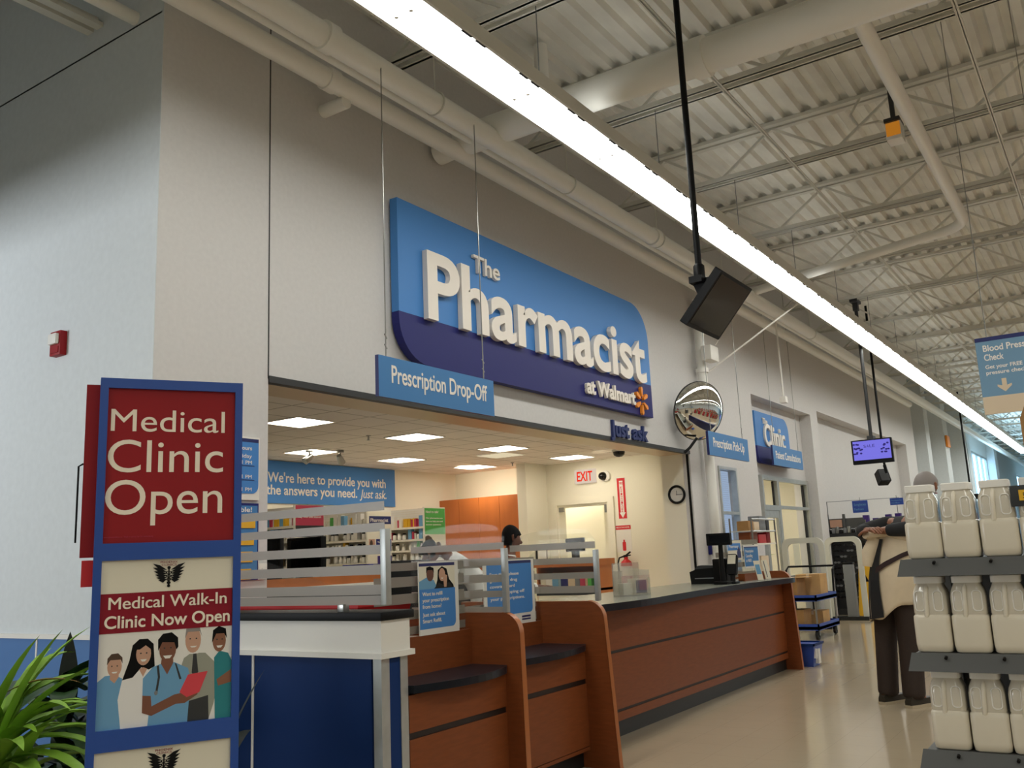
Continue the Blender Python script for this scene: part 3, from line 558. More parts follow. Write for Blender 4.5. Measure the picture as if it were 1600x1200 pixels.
# man in teal
P(pts(700, 960, 690, 620, 720, 585, 770, 600, 789, 640, 789, 960), 'scrub_teal'); disc(718, 530, 38, 60, 'skin_a'); P(pts(676, 540, 682, 470, 715, 448, 755, 465, 762, 520, 745, 490, 700, 490), 'hair_black'); P(pts(706, 740, 789, 690, 789, 760, 715, 775), 'skin_a'); P(pts(700, 560, 720, 590, 740, 560), 'skin_a')
disc(705, 522, 5, 4, 'dark_grey', 8); disc(735, 522, 5, 4, 'dark_grey', 8); P(pts(702, 556, 738, 556, 728, 568, 710, 568), 'white')
# nurse in the middle, blue top, red folder
P(pts(330, 960, 345, 800, 300, 790, 300, 700, 350, 645, 410, 625, 470, 628, 545, 665, 560, 740, 545, 960), 'scrub_blue'); P(pts(395, 630, 400, 590, 460, 590, 462, 630, 430, 690), 'skin_d'); disc(430, 555, 46, 68, 'skin_d'); P(pts(378, 560, 376, 500, 402, 470, 450, 465, 485, 495, 488, 545, 478, 560, 465, 520, 400, 515), 'hair_black')
disc(412, 548, 5, 4, 'black' if 'black' in I else 'dark_grey', 8); disc(447, 548, 5, 4, 'dark_grey', 8); P(pts(405, 588, 455, 588, 442, 604, 418, 604), 'white')
P(pts(300, 790, 345, 795, 350, 850, 470, 800, 480, 850, 350, 900, 300, 880), 'skin_d'); P(pts(470, 800, 540, 790, 600, 760, 600, 810, 530, 850, 470, 850), 'skin_d'); P(pts(500, 790, 545, 700, 655, 690, 610, 800, 540, 820), 'folder_red')
P(pts(372, 640, 384, 636, 392, 700, 380, 780, 368, 780, 380, 700), 'dark_grey'); P(pts(470, 632, 480, 636, 510, 720, 498, 722), 'dark_grey'); disc(372, 782, 10, 12, 'mid_grey', 10)
P(rect(.0245, .4835, 1.092, 1.232), 'band_red')
part('middle_poster', b, names, t)
txt(t, [('Medical Walk-In', .052, 1.176, .042, .41), ('Clinic Now Open', .040, 1.110, .042, .435)], g, 'panel_cream', .0032, .0012, .018, 'band_lettering')
emblem(1.291); 
part('lower_poster', MB().prism(rect(.024, .484, .12, .69), g, -.006, 0), ['poster_cream'], t); emblem(.628)
# the row of plants beside the stand
def leaf(mb, base, az, el, L, wd, droop, m=0, n=9, fold=.25, tw=0):
    p = Vector(base); d = V(math.cos(az)*math.cos(el), math.sin(az)*math.cos(el), math.sin(el)); prev = None
    for i in range(n+1):
        s = i/n; wv = wd*(math.sin(math.pi*min(1, .12+s*.88))**.8)*(1-.15*s) if i < n else .001
        sd = d.cross(V(0, 0, 1)); sd = sd.normalized() if sd.length > 1e-3 else V(-math.sin(az), math.cos(az), 0)
        up = sd.cross(d); sd = sd*math.cos(tw)+up*math.sin(tw)
        row = [p+sd*wv/2+up*wv*fold, p, p-sd*wv/2+up*wv*fold]
        if prev: mb.raw(prev+row, [(0, 1, 4, 3), (1, 2, 5, 4)], m, True)
        prev = row; p = p+d*(L/n); d = (d+V(0, 0, -droop/n)).normalized()
    mb.keep = True
def potted(name, label, loc, leaves, mats, r=.15, hp=.28):
    t = thing(name, label, 'plant', loc)
    part('pot', MB().lathe([(.01, 0), (r*.75, 0), (r, hp), (r*1.05, hp), (r*1.05, hp-.03), (r*.92, hp-.03), (.01, hp-.03)], seg=22), ['pot'], t); part('soil', MB().lathe([(r*.93, hp-.035), (.001, hp-.02)], seg=22), ['soil'], t)
    for nm, fn, mm in leaves:
        mb = MB(); fn(mb); part(nm, mb, [mm], t, 80)
    return t
def bright(mb):
    rnd = random.Random(3)
    for k in range(54):
        leaf(mb, (rnd.uniform(-.05, .05), rnd.uniform(-.05, .05), .36+rnd.uniform(0, .36)), rnd.uniform(0, 6.283), rnd.uniform(.35, 1.35), rnd.uniform(.40, .60), rnd.uniform(.06, .09), rnd.uniform(.9, 2.1), fold=.2)
    for az, el, L, dr in ((-.9, 1.0, .62, 1.1), (-.75, .75, .60, 1.2), (-1.2, .9, .55, 1.4), (-.5, .55, .55, 1.3), (-.95, .5, .6, 1.6), (2.2, 1.1, .5, 1.2), (-1.0, 1.25, .55, .8)): leaf(mb, (0, 0, .60), az, el, L, .075, dr, fold=.2)
potted('dracaena_plant', 'bright green bushy plant with long pale-edged blades before blue panelling', (2.03, 3.93, 0), [('leaves', bright, 'leaf_bright'), ('stem', lambda m: m.tube([(0, 0, .25), (0, 0, .7)], .02, 8), 'leaf_dark'), ('dry_leaf', lambda m: leaf(m, (.02, 0, .84), -.65, .45, .30, .028, .9), 'leaf_brown')], None, .17, .3)
def dark(mb):
    rnd = random.Random(11)
    for k in range(46): leaf(mb, (rnd.uniform(-.1, .1), rnd.uniform(-.1, .1), .30+rnd.uniform(0, .48)), rnd.uniform(0, 6.283), rnd.uniform(.1, 1.1), rnd.uniform(.26, .42), rnd.uniform(.10, .17), rnd.uniform(.9, 2.2), fold=.12)
potted('broadleaf_plant', 'dark broad-leaved plant crowded between bright plant and sign stand', (2.56, 4.32, 0), [('leaves', dark, 'leaf_dark'), ('upright_leaf', lambda m: (leaf(m, (-.02, -.02, .62), 1.06, 1.5, .42, .095, .1, fold=.1), leaf(m, (.06, -.05, .60), -.4, 1.2, .30, .08, .5, fold=.1)), 'leaf_black')], None, .17, .28)
def tall(mb):
    for az, el, L, wd, dr in ((-.6, 1.25, .50, .07, .6), (-.5, .15, .40, .15, .5), (.4, .9, .4, .1, 1.2), (2.0, 1.0, .4, .1, 1.0), (3.5, .8, .4, .1, 1.0), (-1.6, .6, .35, .1, 1.2), (1.2, .4, .4, .12, 1.4)): leaf(mb, (0, 0, .42), az, el, L, wd, dr, fold=.1)
potted('dark_leaf_plant', 'dark plant with pointed leaves showing past the stand, before navy panels', (2.58, 3.28, 0), [('leaves', tall, 'leaf_black')], None, .14, .26)
# ================================================================ HALF WALL, CONSULTATION STALLS, LONG COUNTER
t = thing('half_wall', 'navy panelled half wall with black ledge jutting out from the pier', 'half wall', (XA, 2.86, 0))
part('core', MB().box(.012, .17, .012, 1.74, 0, .88), ['white'], t)
b = MB()
for a, c in ((.06, .84), (.855, 1.30), (1.315, 1.74)): b.box(0, .012, a, c, .1, .88)
b.box(.05, .125, 0, .012, .1, .88); part('panel', b, ['navy'], t)
b = MB().box(-.004, .0, 0, .045, .02, .885).box(-.004, .05, -.004, .0, .02, .885).box(.125, .175, -.004, .012, .02, .885); part('corner_trim', b, ['alu'], t)
part('joint_strip', MB().box(-.004, .012, .84, .855, .1, .88).box(-.004, .012, 1.30, 1.315, .1, .88), ['white'], t)
part('base', MB().box(.004, .17, .004, 1.74, 0, .1), ['kick'], t)
part('fascia', MB().box(-.012, .185, -.012, 1.74, .90, 1.045).box(-.03, .20, -.03, 1.74, .88, .905), ['white'], t)
part('ledge', MB().box(-.03, .20, -.03, 1.74, 1.045, 1.083, 0, .006), ['black'], t)
def screen(name, label, plane, o, u, L, z0, z1, stripes, post=True, arch=0, ts=.008, postw=.035, ext=None):
    """glass screen: o is the post end, u runs away from it; stripes are (z0,z1) frosted bands"""
    t = thing(name, label, 'glass screen', o); f = frame((0, 0, 0), u); n = f[3]
    out = [(0, z0), (L, z0), (L, z1)]
    if arch:
        out = [(0, z0), (L, z0), (L, z1)]+[(L*(1-k/12), z1+arch*math.sin(math.pi*(.12+.88*(1-k/12)))**.5 if 0 < k < 12 else z1) for k in range(1, 12)]+[(0, z1)]
    part('pane', MB().prism(out, f, -ts/2, ts/2), ['clear_glass'], t)
    b = MB()
    for a, c in stripes: b.prism(rect(.0, L, a, c), f, -ts/2-.0012, -ts/2-.0002)
    part('frosted_band', b, ['frost'], t)
    if post: part('post', MB().box(-postw*.5-.002, postw*.5-.002, -postw/2, postw/2, z0, z1-.06 if arch or ext is None else ext, 0, .003), ['alu'], t)
    return t
t = screen('ledge_screen', 'large striped glass screen standing on the black ledge of the half wall', 'x', (XA+.02, 2.84, 1.083), (0, 1, 0), 1.74, .03, .50, [(.455, .497), (.36, .40), (.257, .30), (.165, .21), (.075, .12), (.03, .072)], ext=.37)
part('clip', MB().box(-.02, .02, .25, .29, 0, .035, 0, .003).box(-.02, .02, 1.2, 1.24, 0, .035, 0, .003), ['steel'], t)
def partition(name, label, x, y0, y1, ytop, zt, w=.04):
    t = thing(name, label, 'partition', (x, y0, 0)); L = y1-y0; dt = ytop-y0
    pl = [(0, 0), (L, 0), (L, zt)]+[(dt+.11*(1-math.sin(math.pi/2*k/7)), zt-.11*(1-math.cos(math.pi/2*k/7))) for k in range(8)]
    f = frame((0, 0, 0), (0, 1, 0))
    part('board', MB().prism(pl, f, 0, w), ['wood'], t)
    e = MB(); edge = [(0, 0)]+[pl[-1-k] for k in range(8)]+[(L, zt)]
    for (a, bz), (c, dz) in zip(edge, edge[1:]): e.raw([(q, a_, z_) for q in (-.001, w+.001) for a_, z_ in ((a-.003, bz), (c-.003, dz+.003 if dz == zt else dz))], [(0, 1, 3, 2)], 0, True)
    part('edge_band', e, ['wood_edge'], t)
    return t
partition('stall_partition', 'rounded wooden partition between the two consultation stalls', 4.12, 2.75, 3.75, 2.76, 1.01)
partition('stall_partition', 'rounded wooden partition between second stall and long counter', 5.18, 2.78, 3.95, 2.83, 1.005)
def stall(name, label, x0, x1, yf, yb, zs, zb):
    t = thing(name, label, 'consultation stall', (x0, yf, 0)); L = x1-x0
    part('front_panel', MB().box(0, L, .0, .02, .13, .50).box(0, L, 0, .02, .53, zs-.045).box(0, L, 0, .02, .105, .125), ['wood'], t)
    part('groove', MB().box(0, L, .008, .03, .495, .535).box(0, L, .008, .03, .12, .135), ['groove'], t)
    part('kick_base', MB().box(0, L, .05, .07, 0, .11), ['kick'], t)
    pl = [(L*k/12, -.03-.10*math.sin(math.pi*k/12)*.8+(.0 if k < 12 else .02)) for k in range(13)]+[(L, yb-yf), (0, yb-yf)]
    f = (V(0, 0, zs-.035), V(1, 0, 0), V(0, 1, 0), V(0, 0, 1)); part('shelf', MB().prism(pl, f, 0, .035, 0), ['laminate_dark'], t)
    part('backsplash', MB().box(0, L, yb-yf-.0, yb-yf+.02, zs, zb), ['wood'], t)
    part('back_panel', MB().box(0, L, .02, .04, .11, zs-.04), ['groove'], t)
    return t
stall('consultation_stall', 'consultation stall beside the half wall, with dark curved shelf', 3.335, 4.12, 2.86, 3.08, .74, .925)
stall('consultation_stall', 'consultation stall between the two wooden partitions', 4.16, 5.18, 2.98, 3.29, .74, .885)
ST = [(.42, .46), (.31, .36), (.22, .27), (.12, .17), (.03, .08)]
screen('stall_screen', 'striped glass screen at the back of the stall beside the half wall', 'y', (3.38, 3.105, .925), (1, 0, 0), .73, 0, .40, [(.33, .37), (.25, .30), (.165, .215), (.085, .13), (.01, .05)], post=False)
screen('stall_screen', 'striped glass screen at the back of the stall between partitions', 'y', (4.18, 3.32, .885), (1, 0, 0), .99, 0, .44, [(.36, .41), (.27, .32), (.18, .23), (.09, .14), (.01, .06)], post=False)
screen('divider_screen', 'glass divider with rounded top above the middle wooden partition', 'x', (4.14, 2.85, 1.01), (0, 1, 0), .66, 0, .40, [(.335, .372), (.25, .29), (.16, .2), (.08, .115), (.0, .03)], arch=.085, postw=.03)
screen('divider_screen', 'glass divider with rounded top above the partition beside long counter', 'x', (5.20, 2.87, 1.005), (0, 1, 0), .66, 0, .38, [(.33, .372), (.235, .275), (.14, .18), (.05, .095)], arch=.085, postw=.03)
# posters standing in the stalls
t = thing('refill_poster', 'upright poster with a smiling couple asking about refills from home', 'poster', (3.685, 3.085, .925)); f = front(0, 0, 0); f = frame((0, 0, -.025), (1, 0, 0), (0, .0, 1))
nm = ['white', 'deep_navy', 'poster_cream', 'sign_blue', 'skin_b', 'hair_black', 'skin_c', 'scrub_blue', 'shirt_dark', 'letter_white']
b = MB().prism(rect(0, .33, 0.025, .395), f, 0, .008, 0); LL = [.0082]
def Q(poly, k): LL[0] += .00012; b.flat(poly, f, LL[0], nm.index(k))
Q(rect(.0, .30, .372, .388), 'deep_navy'); Q(rect(0, .30, .255, .372), 'poster_cream'); Q(rrect(0, .30, .055, .255, (0, .03, 0, 0)), 'sign_blue')
Q([(0, .255), (0, .295), (.06, .315), (.12, .30), (.15, .255)], 'scrub_blue'); Q(ell(.09, .33, .03, .036), 'skin_b'); Q([(.058, .335), (.06, .366), (.09, .371), (.12, .362), (.122, .335), (.11, .352), (.07, .352)], 'hair_black')
Q([(.13, .255), (.15, .30), (.155, .35), (.19, .369), (.23, .355), (.25, .30), (.285, .27), (.29, .255)], 'hair_black'); Q(ell(.19, .325, .027, .034), 'skin_c'); Q([(.12, .255), (.16, .285), (.2, .27), (.25, .285), (.285, .255)], 'shirt_dark'); Q([(.205, .26), (.20, .30), (.218, .325), (.235, .32), (.225, .26)], 'skin_c'); Q([(.18, .309), (.2, .309), (.19, .302)], 'letter_white')
part('board', b, nm, t)
txt(t, [('Want to refill', .022, .222, .018, .165), ('your prescription', .022, .190, .018, .22), ('from home?', .022, .158, .018, .155), ('Just ask about', .022, .118, .018, .185), ('Smart Refill.', .022, .086, .018, .155)], f, 'letter_white', .0095, .001, .012)
t = thing('dropoff_poster', 'upright blue poster half hidden behind the divider post, about dropping off', 'poster', (4.55, 3.30, .885)); f = frame((0, 0, 0), (1, 0, 0))
part('board', MB().prism(rect(0, .56, 0, .40), f, 0, .008), ['white'], t); part('print', MB().prism(rrect(.03, .53, .065, .375, (0, .03, 0, 0)), f, .008, .009), ['sign_blue'], t); part('header', MB().prism(rect(.03, .53, .375, .393), f, .008, .009), ['deep_navy'], t)
txt(t, [('Save time: please', .06, .305, .018, .32), ('give us your drug', .06, .268, .018, .30), ('coverage card', .06, .231, .018, .27), ('when dropping off', .06, .194, .018, .38), ('your prescriptions.', .06, .157, .018, .38), ('Thank you.', .06, .10, .018, .20)], f, 'letter_white', .009, .001, .01)
part('small_logo', MB().prism(rect(.40, .50, .02, .03), f, .008, .009).prism(rect(.40, .50, .036, .048), f, .008, .009), ['deep_navy'], t)
# the long counter
t = thing('pharmacy_counter', 'long wooden pharmacy counter with dark curved top and two grooves', 'counter', (5.225, 3.23, 0)); L = 9.95-5.225
part('front_panel', MB().box(0, L, 0, .02, .605, .90).box(0, L, 0, .02, .195, .585).box(0, L, 0, .02, .115, .175), ['wood'], t)
part('groove', MB().box(0, L, .006, .03, .58, .61).box(0, L, .006, .03, .172, .198), ['groove'], t)
part('kick_base', MB().box(0, L, .03, .05, 0, .118), ['kick'], t)
ctl = [(0, -.09), (.35, -.15), (.9, -.20), (1.5, -.16), (2.2, -.11), (2.9, -.08), (3.6, -.09), (4.2, -.14), (4.55, -.17), (L, -.15)]
def cr(p0, p1, p2, p3, q): return .5*(2*p1+(p2-p0)*q+(2*p0-5*p1+4*p2-p3)*q*q+(3*p1-p0-3*p2+p3)*q**3)
edge = []
for i in range(len(ctl)-1):
    a = [ctl[max(i-1, 0)], ctl[i], ctl[i+1], ctl[min(i+2, len(ctl)-1)]]
    for k in range(6): edge.append((cr(*[p[0] for p in a], k/6), cr(*[p[1] for p in a], k/6)))
edge.append(ctl[-1])
f = (V(0, 0, .905), V(1, 0, 0), V(0, 1, 0), V(0, 0, 1)); part('counter_top', MB().prism(edge+[(L, .72), (0, .72)], f, 0, .05, 0, 1), ['lam_top', 'laminate_dark'], t)
part('back_panel', MB().box(0, L, .02, .05, .11, .905).box(0, L, .60, .62, 0, .905), ['groove'], t)
t = partition('counter_end_panel', 'tapered wooden end panel at the far end of the long counter', 9.95, 3.09, 4.0, 3.13, 1.03)
# things on the counter
t = thing('counter_screen', 'striped glass screen with notices at the far end of long counter', 'glass screen', (8.70, 3.45, .955)); f = frame((0, 0, 0), (1, 0, 0))
part('pane', MB().prism(rect(0, 1.24, .0, .42), f, -.004, .004), ['clear_glass'], t)
b = MB()
for a, c in ((.37, .42), (.25, .30), (.14, .19), (.04, .09)): b.prism(rect(0, 1.24, a, c), f, -.0055, -.0045)
part('frosted_band', b, ['frost'], t)
t = thing('counselling_notice', 'dark blue notice in a pale frame stuck on the counter screen', 'notice', (9.45, 3.44, 1.075)); f = frame((0, 0, 0), (1, 0, 0))
part('board', MB().prism(rrect(0, .46, 0, .24, .01), f, 0, .006), ['white'], t); part('print', MB().prism(rect(.0, .43, .02, .225), f, .006, .007), ['sign_teal'], t); part('header', MB().prism(rect(.0, .43, .215, .225), f, .007, .008), ['deep_navy'], t)
txt(t, [('Prescription', .04, .165, .03, .24), ('Counselling', .04, .115, .03, .2), ('is FREE', .04, .065, .03, .16)], f, 'letter_white', .007, .001)
t = thing('price_notice', 'pale notice with a blue house drawing stuck on the counter screen', 'notice', (8.98, 3.435, 1.17)); f = frame((0, 0, 0), (1, 0, 0))
part('board', MB().prism(rect(0, .40, 0, .2), f, 0, .005), ['poster_cream'], t); part('band', MB().prism(rect(0, .36, .1, .17), f, .005, .006), ['sign_blue'], t); part('house', MB().prism([(.25, .02), (.36, .02), (.36, .08), (.305, .14), (.25, .08)], f, .006, .007), ['deep_navy'], t)
txt(t, [('Pharmacy', .03, .125, .03, .27)], f, 'white', .006, .001)
t = thing('label_printer', 'squat black label printer on the counter beside the till display', 'printer', (8.83, 3.62, .955), .25)
part('body', MB().prism([(-.14, 0), (.14, 0), (.15, .06), (.12, .15), (-.02, .17), (-.15, .12)], side(-.12, 0, 0), -.28, 0), ['black'], t); part('lid', MB().prism([(-.10, .145), (.10, .155), (.09, .175), (-.06, .18)], side(-.13, 0, 0), -.29, .0), ['dark_grey'], t); part('paper_slot', MB().box(-.125, -.12, -.1, .1, .05, .06), ['mid_grey'], t)
t = thing('till_display', 'black customer display on a stalk at the long counter', 'till display', (8.53, 3.33, .955))
part('base', MB().box(-.08, .08, -.07, .07, 0, .03, 0, .008), ['black'], t); part('stalk', MB().tube([(0, 0, .03), (-.01, 0, .2), (.0, 0, .40)], [.03, .024, .022], 12), ['black'], t)
f = side(-.05, .12, .37); part('display', MB().prism(rrect(0, .24, 0, .115, .008), f, -.05, 0), ['black'], t); part('display_window', MB().prism(rect(.03, .22, .025, .095), f, 0, .002), ['screen'], t)
t = thing('card_terminal', 'black card terminal on its stand in front of the till display', 'card terminal', (8.62, 3.27, .955))
part('stand', MB().tube([(0, 0, 0), (.02, 0, .12)], .025, 10).box(-.06, .06, -.05, .05, 0, .02, 0, .005), ['black'], t); part('keypad', MB().prism(rrect(-.05, .05, 0, .2, .02), frame((-.02, 0, .09), (0, -1, 0), (.35, 0, 1)), -.03, .012), ['black'], t); part('slip', MB().prism(rect(-.04, .04, .1, .19), frame((-.02, 0, .09), (0, -1, 0), (.35, 0, 1)), .012, .015), ['poster_cream'], t)
solo('receipt_printer', MB().box(-.09, .09, -.07, .07, 0, .24, 0, .012), ['black'], 'black receipt printer tower half hidden behind the till display', 'printer', loc=(8.72, 3.40, .955))
t = thing('wooden_tray', 'low wooden leaflet tray on the counter beside the end panel', 'tray', (9.15, 3.36, .955)); part('front_board', MB().box(0, .62, -.02, 0, 0, .075), ['wood'], t); part('bottom', MB().box(0, .62, 0, .05, 0, .012).box(0, .015, 0, .05, 0, .075).box(.605, .62, 0, .05, 0, .075), ['wood'], t)
for i, (x, lb) in enumerate(((9.36, 'pale blue leaflet leaning at the tray, beside the till'), (9.60, 'white leaflet leaning at the tray, beside the end panel'))):
    t = thing('leaflet', lb, 'leaflet', (x, 3.28, .957)); f = frame((0, 0, 0), (.75, -.66, 0), (-.12, .14, 1)); part('sheet', MB().prism(rect(0, .065, 0, .20), f, 0, .006), ['poster_cream'], t)
    part('print', MB().prism(rect(.006, .058, .06, .16) if not i else rect(.02, .03, .02, .19), f, .006, .007), ['scrub_blue' if not i else 'mid_grey'], t)
t = thing('leaflet_holder', 'clear acrylic leaflet bin on the counter before the fire extinguisher', 'leaflet holder', (6.72, 3.40, .955), -.5)
b = MB().box(-.13, .13, -.075, -.07, 0, .16).box(-.13, .13, .07, .075, 0, .26).box(-.13, -.125, -.07, .07, 0, .2).box(.125, .13, -.07, .07, 0, .2).box(-.13, .13, -.07, .07, 0, .006); part('tray', b, ['acrylic'], t); part('leaflets', MB().box(.0, .12, -.05, .05, .008, .13).box(-.10, -.02, -.04, .04, .008, .10), ['poster_cream'], t)
part('print', MB().prism(rect(.01, .11, .02, .12), front(0, -.0505, 0), 0, .002), ['sign_violet'], t)
# ================================================================ INSIDE THE PHARMACY
LB = ['beside the jamb, largest in view', 'deeper in, behind the two spotlights', 'directly behind the drop-off sign', 'deep row, above the wide blue banner end', 'second from the exit sign, above the tall cabinets', 'deepest, over the cabinet wall', 'before the exit sign']
for (x, y), lb in zip(((6.19, 6.65), (7.98, 8.35), (7.95, 6.65), (9.62, 8.3), (9.73, 6.65), (11.35, 8.3), (11.5, 6.65)), LB):
    t = thing('ceiling_light', 'square lit ceiling panel '+lb, 'ceiling light', (x, y, 2.7), group='pharmacy ceiling panels')
    part('frame', MB().box(-.25, .25, -.25, -.238, -.012, 0).box(-.25, .25, .238, .25, -.012, 0).box(-.25, -.238, -.238, .238, -.012, 0).box(.238, .25, -.238, .238, -.012, 0), ['white'], t); part('diffuser', MB().box(-.238, .238, -.238, .238, -.006, -.002), ['panel_lamp'], t)
t = thing('ceiling_light', 'lit ceiling panel in the corridor beyond the exit door', 'ceiling light', (12.72, 7.6, 2.7)); part('diffuser', MB().box(-.2, .2, -.5, .5, -.02, -.004), ['panel_lamp'], t); part('frame', MB().box(-.22, .22, -.52, .52, -.004, 0), ['white'], t)
t = thing('ceiling_vent', 'dim cream ceiling vent panel beside the lit panels', 'vent', (10.36, 7.13, 2.7)); b = MB()
for k in range(7): b.box(-.23, .23, -.23+k*.07, -.19+k*.07, -.012, -.004)
part('frame', MB().box(-.25, .25, -.25, .25, -.004, 0), ['cream_shelf'], t); part('slat', b, ['vent_glow'], t)  # slats glow by themselves, brightness put into a vent that is no lamp
for (x, y, az), lb in zip(((7.80, 8.20, 2.9), (8.15, 8.03, .4)), ('small ceiling spotlight over the word provide, before a lit panel', 'small ceiling spotlight turned away, beside the first one')):
    t = thing('ceiling_spotlight', lb, 'spotlight', (x, y, 2.7), az); part('mount', MB().lathe([(.0, 0), (.05, 0), (.05, -.03), (.012, -.035), (.012, -.08), (.0, -.08)], seg=14), ['steel'], t); part('head', MB().tube([(-.04, 0, -.07), (.01, 0, -.11), (.065, 0, -.15)], [.028, .04, .045], 14), ['steel'], t)
for (x, y, z), lb in zip(((7.45, 6.9, 2.7), (11.35, 7.6, 2.7)), ('tiny ceiling sprinkler between the front lit panels', 'tiny ceiling sprinkler close to the pilaster')):
    t = thing('ceiling_sprinkler', lb, 'sprinkler', (x, y, z)); part('body', MB().lathe([(.0, 0), (.03, 0), (.03, -.006), (.01, -.01), (.01, -.05), (.025, -.055), (0, -.06)], seg=12), ['steel'], t)
spot('wall_wash', (10.9, 5.9, 2.62), (12.2, 6.35, 2.2), 20, 85, (1, .9, .68)); spot('wall_wash', (10.9, 8.3, 2.62), (12.15, 8.4, 2.5), 30, 90, (1, .9, .68))
t = thing('banner', 'wide blue banner on the back wall promising answers you need', 'banner', (7.2, 9.295, 2.13)); f = front(0, 0, 0); part('board', MB().prism(rect(0, 3.39, 0, .56), f, 0, .02), ['sign_blue'], t)
txt(t, [("We're here to provide you with", .885, .28, .125, 2.29)], f, 'letter_white', .02, .004, .014); txt(t, [('the answers you need.', .865, .115, .125, 1.69)], f, 'letter_white', .02, .004, .014); txt(t, [('Just ask.', 2.615, .115, .125, .57)], f, 'letter_white', .02, .004, .005, shear=.22)
# tall orange cabinets
t = thing('tall_cabinet', 'tall orange-brown wooden cabinets along the cream side wall', 'cabinet', (11.70, 7.72, 0)); L = 1.58
part('body', MB().box(.02, .44, 0, L, 0, 2.25), ['wood_bright'], t)
for k in range(4): part('door', MB().box(0, .02, k*L/4+.003, (k+1)*L/4-.003, .1, 2.25), ['wood_bright'], t)
# exit sign, cameras, clock, extinguisher and notices on the cream walls
t = thing('exit_sign', 'lit red EXIT sign on the cream wall over the door', 'exit sign', (12.2, 7.0, 2.36)); f = side(-.05, 0, 0)
part('box', MB().box(-.05, 0, -.36, 0, 0, .21, 0, .006), ['exit_face'], t); text_ = txt(t, [('EXIT', .045, .035, .14, .27)], f, 'exit_red', .0, .003, .02)
t = thing('wall_camera', 'dome camera on the cream wall beside the exit sign', 'camera', (12.2, 6.48, 2.44)); part('mount', MB().lathe([(0, 0), (.085, 0), (.08, -.04), (.0, -.045)], ax='x', seg=20), ['white'], t); part('dome', MB().lathe([(.065, -.04), (.055, -.085), (.03, -.105), (.001, -.11)], (0, .03, 0), ax='x', seg=20), ['black_gloss'], t)
t = thing('ceiling_camera', 'dark dome camera under the tiled ceiling before the cream wall', 'camera', (11.25, 5.75, 2.7)); part('mount', MB().lathe([(0, 0), (.10, 0), (.10, -.03), (0, -.03)], seg=20), ['white'], t); part('dome', MB().lathe([(.085, -.03), (.075, -.075), (.04, -.10), (.001, -.105)], seg=20), ['black_gloss'], t)
t = thing('wall_clock', 'round black-rimmed clock on the short cream wall at the jamb', 'clock', (10.975, 4.81, 2.0)); part('rim', MB().lathe([(.09, 0), (.118, 0), (.122, -.02), (.11, -.035), (.095, -.03), (.09, -.012)], ax='x', seg=32), ['black'], t); part('face', MB().lathe([(.001, -.012), (.092, -.012)], ax='x', seg=32), ['clock_face'], t); part('hands', MB().box(-.018, -.014, -.075, .01, -.004, .004).box(-.018, -.014, -.004, .004, -.01, .05), ['mid_grey'], t)
t = thing('extinguisher_sign', 'tall red and white FIRE EXTINGUISHER arrow sign on the cream wall', 'sign', (12.2, 6.31, 1.78)); f = side(0, 0, 0)
part('board', MB().prism(rect(0, .15, 0, .62), f, 0, .004), ['white'], t); part('red_field', MB().prism(rect(.008, .142, .01, .61), f, .004, .005), ['pure_red'], t); part('arrow', MB().prism([(.075, .02), (.125, .10), (.105, .10), (.105, .57), (.045, .57), (.045, .10), (.025, .10)], f, .005, .006), ['white'], t)
b = MB()
for i, c in enumerate('EXTINGUISHER'): text_mb(b, c, f, .075, .455-i*.032, .026, .03, .001, .006, 0, .02, 0, 'c')
text_mb(b, 'FIRE', f, .075, .515, .035, .075, .001, .006, 0, .02, 0, 'c'); part('lettering', b, ['pure_red'], t)
t = thing('red_notice', 'small notice with red heading and extinguisher picture on the cream wall', 'notice', (12.2, 6.38, 1.30)); f = side(0, 0, 0); part('sheet', MB().prism(rect(0, .26, 0, .40), f, 0, .003), ['white'], t); part('heading', MB().prism(rect(0, .26, .33, .39), f, .003, .004), ['pure_red'], t)
part('picture', MB().prism(rrect(.11, .165, .02, .15, .015), f, .003, .005).prism(rect(.125, .15, .15, .18), f, .003, .005), ['pure_red'], t); txt(t, [('FIRE EXTINGUISHER', .02, .35, .022, .22)], f, 'white', .004, .001)
t = thing('fire_extinguisher', 'red fire extinguisher with white label hung on the cream wall', 'fire extinguisher', (12.08, 6.17, .80)); part('cylinder', MB().lathe([(.001, 0), (.08, 0), (.085, .03), (.085, .30), (.075, .36), (.03, .40), (.03, .43), (.001, .43)], seg=24), ['pure_red'], t); part('label_wrap', MB().lathe([(.087, .16), (.087, .30)], seg=24), ['white'], t)
part('handle', MB().bar((-.02, .02, .43), (-.05, -.10, .50), .02).bar((-.02, .02, .44), (-.03, -.09, .455), .016).box(-.02, .02, -.02, .03, .42, .46), ['black'], t); part('hose', MB().tube([(0, .04, .44), (-.02, .10, .42), (-.03, .12, .34), (-.05, .10, .22)], .012, 8), ['black'], t); part('bracket', MB().box(.07, .12, -.03, .03, .2, .3), ['steel'], t)
t = thing('framed_certificate', 'small black-framed certificate on the cream corridor wall behind the glass', 'picture frame', (12.2, 7.62, 1.18), 0); 
f = front(-.42, -.09, 0); part('frame', MB().prism(rect(0, .3, 0, .26), f, 0, .015), ['black'], t); part('sheet', MB().prism(rect(.025, .275, .025, .235), f, .015, .017), ['white'], t)
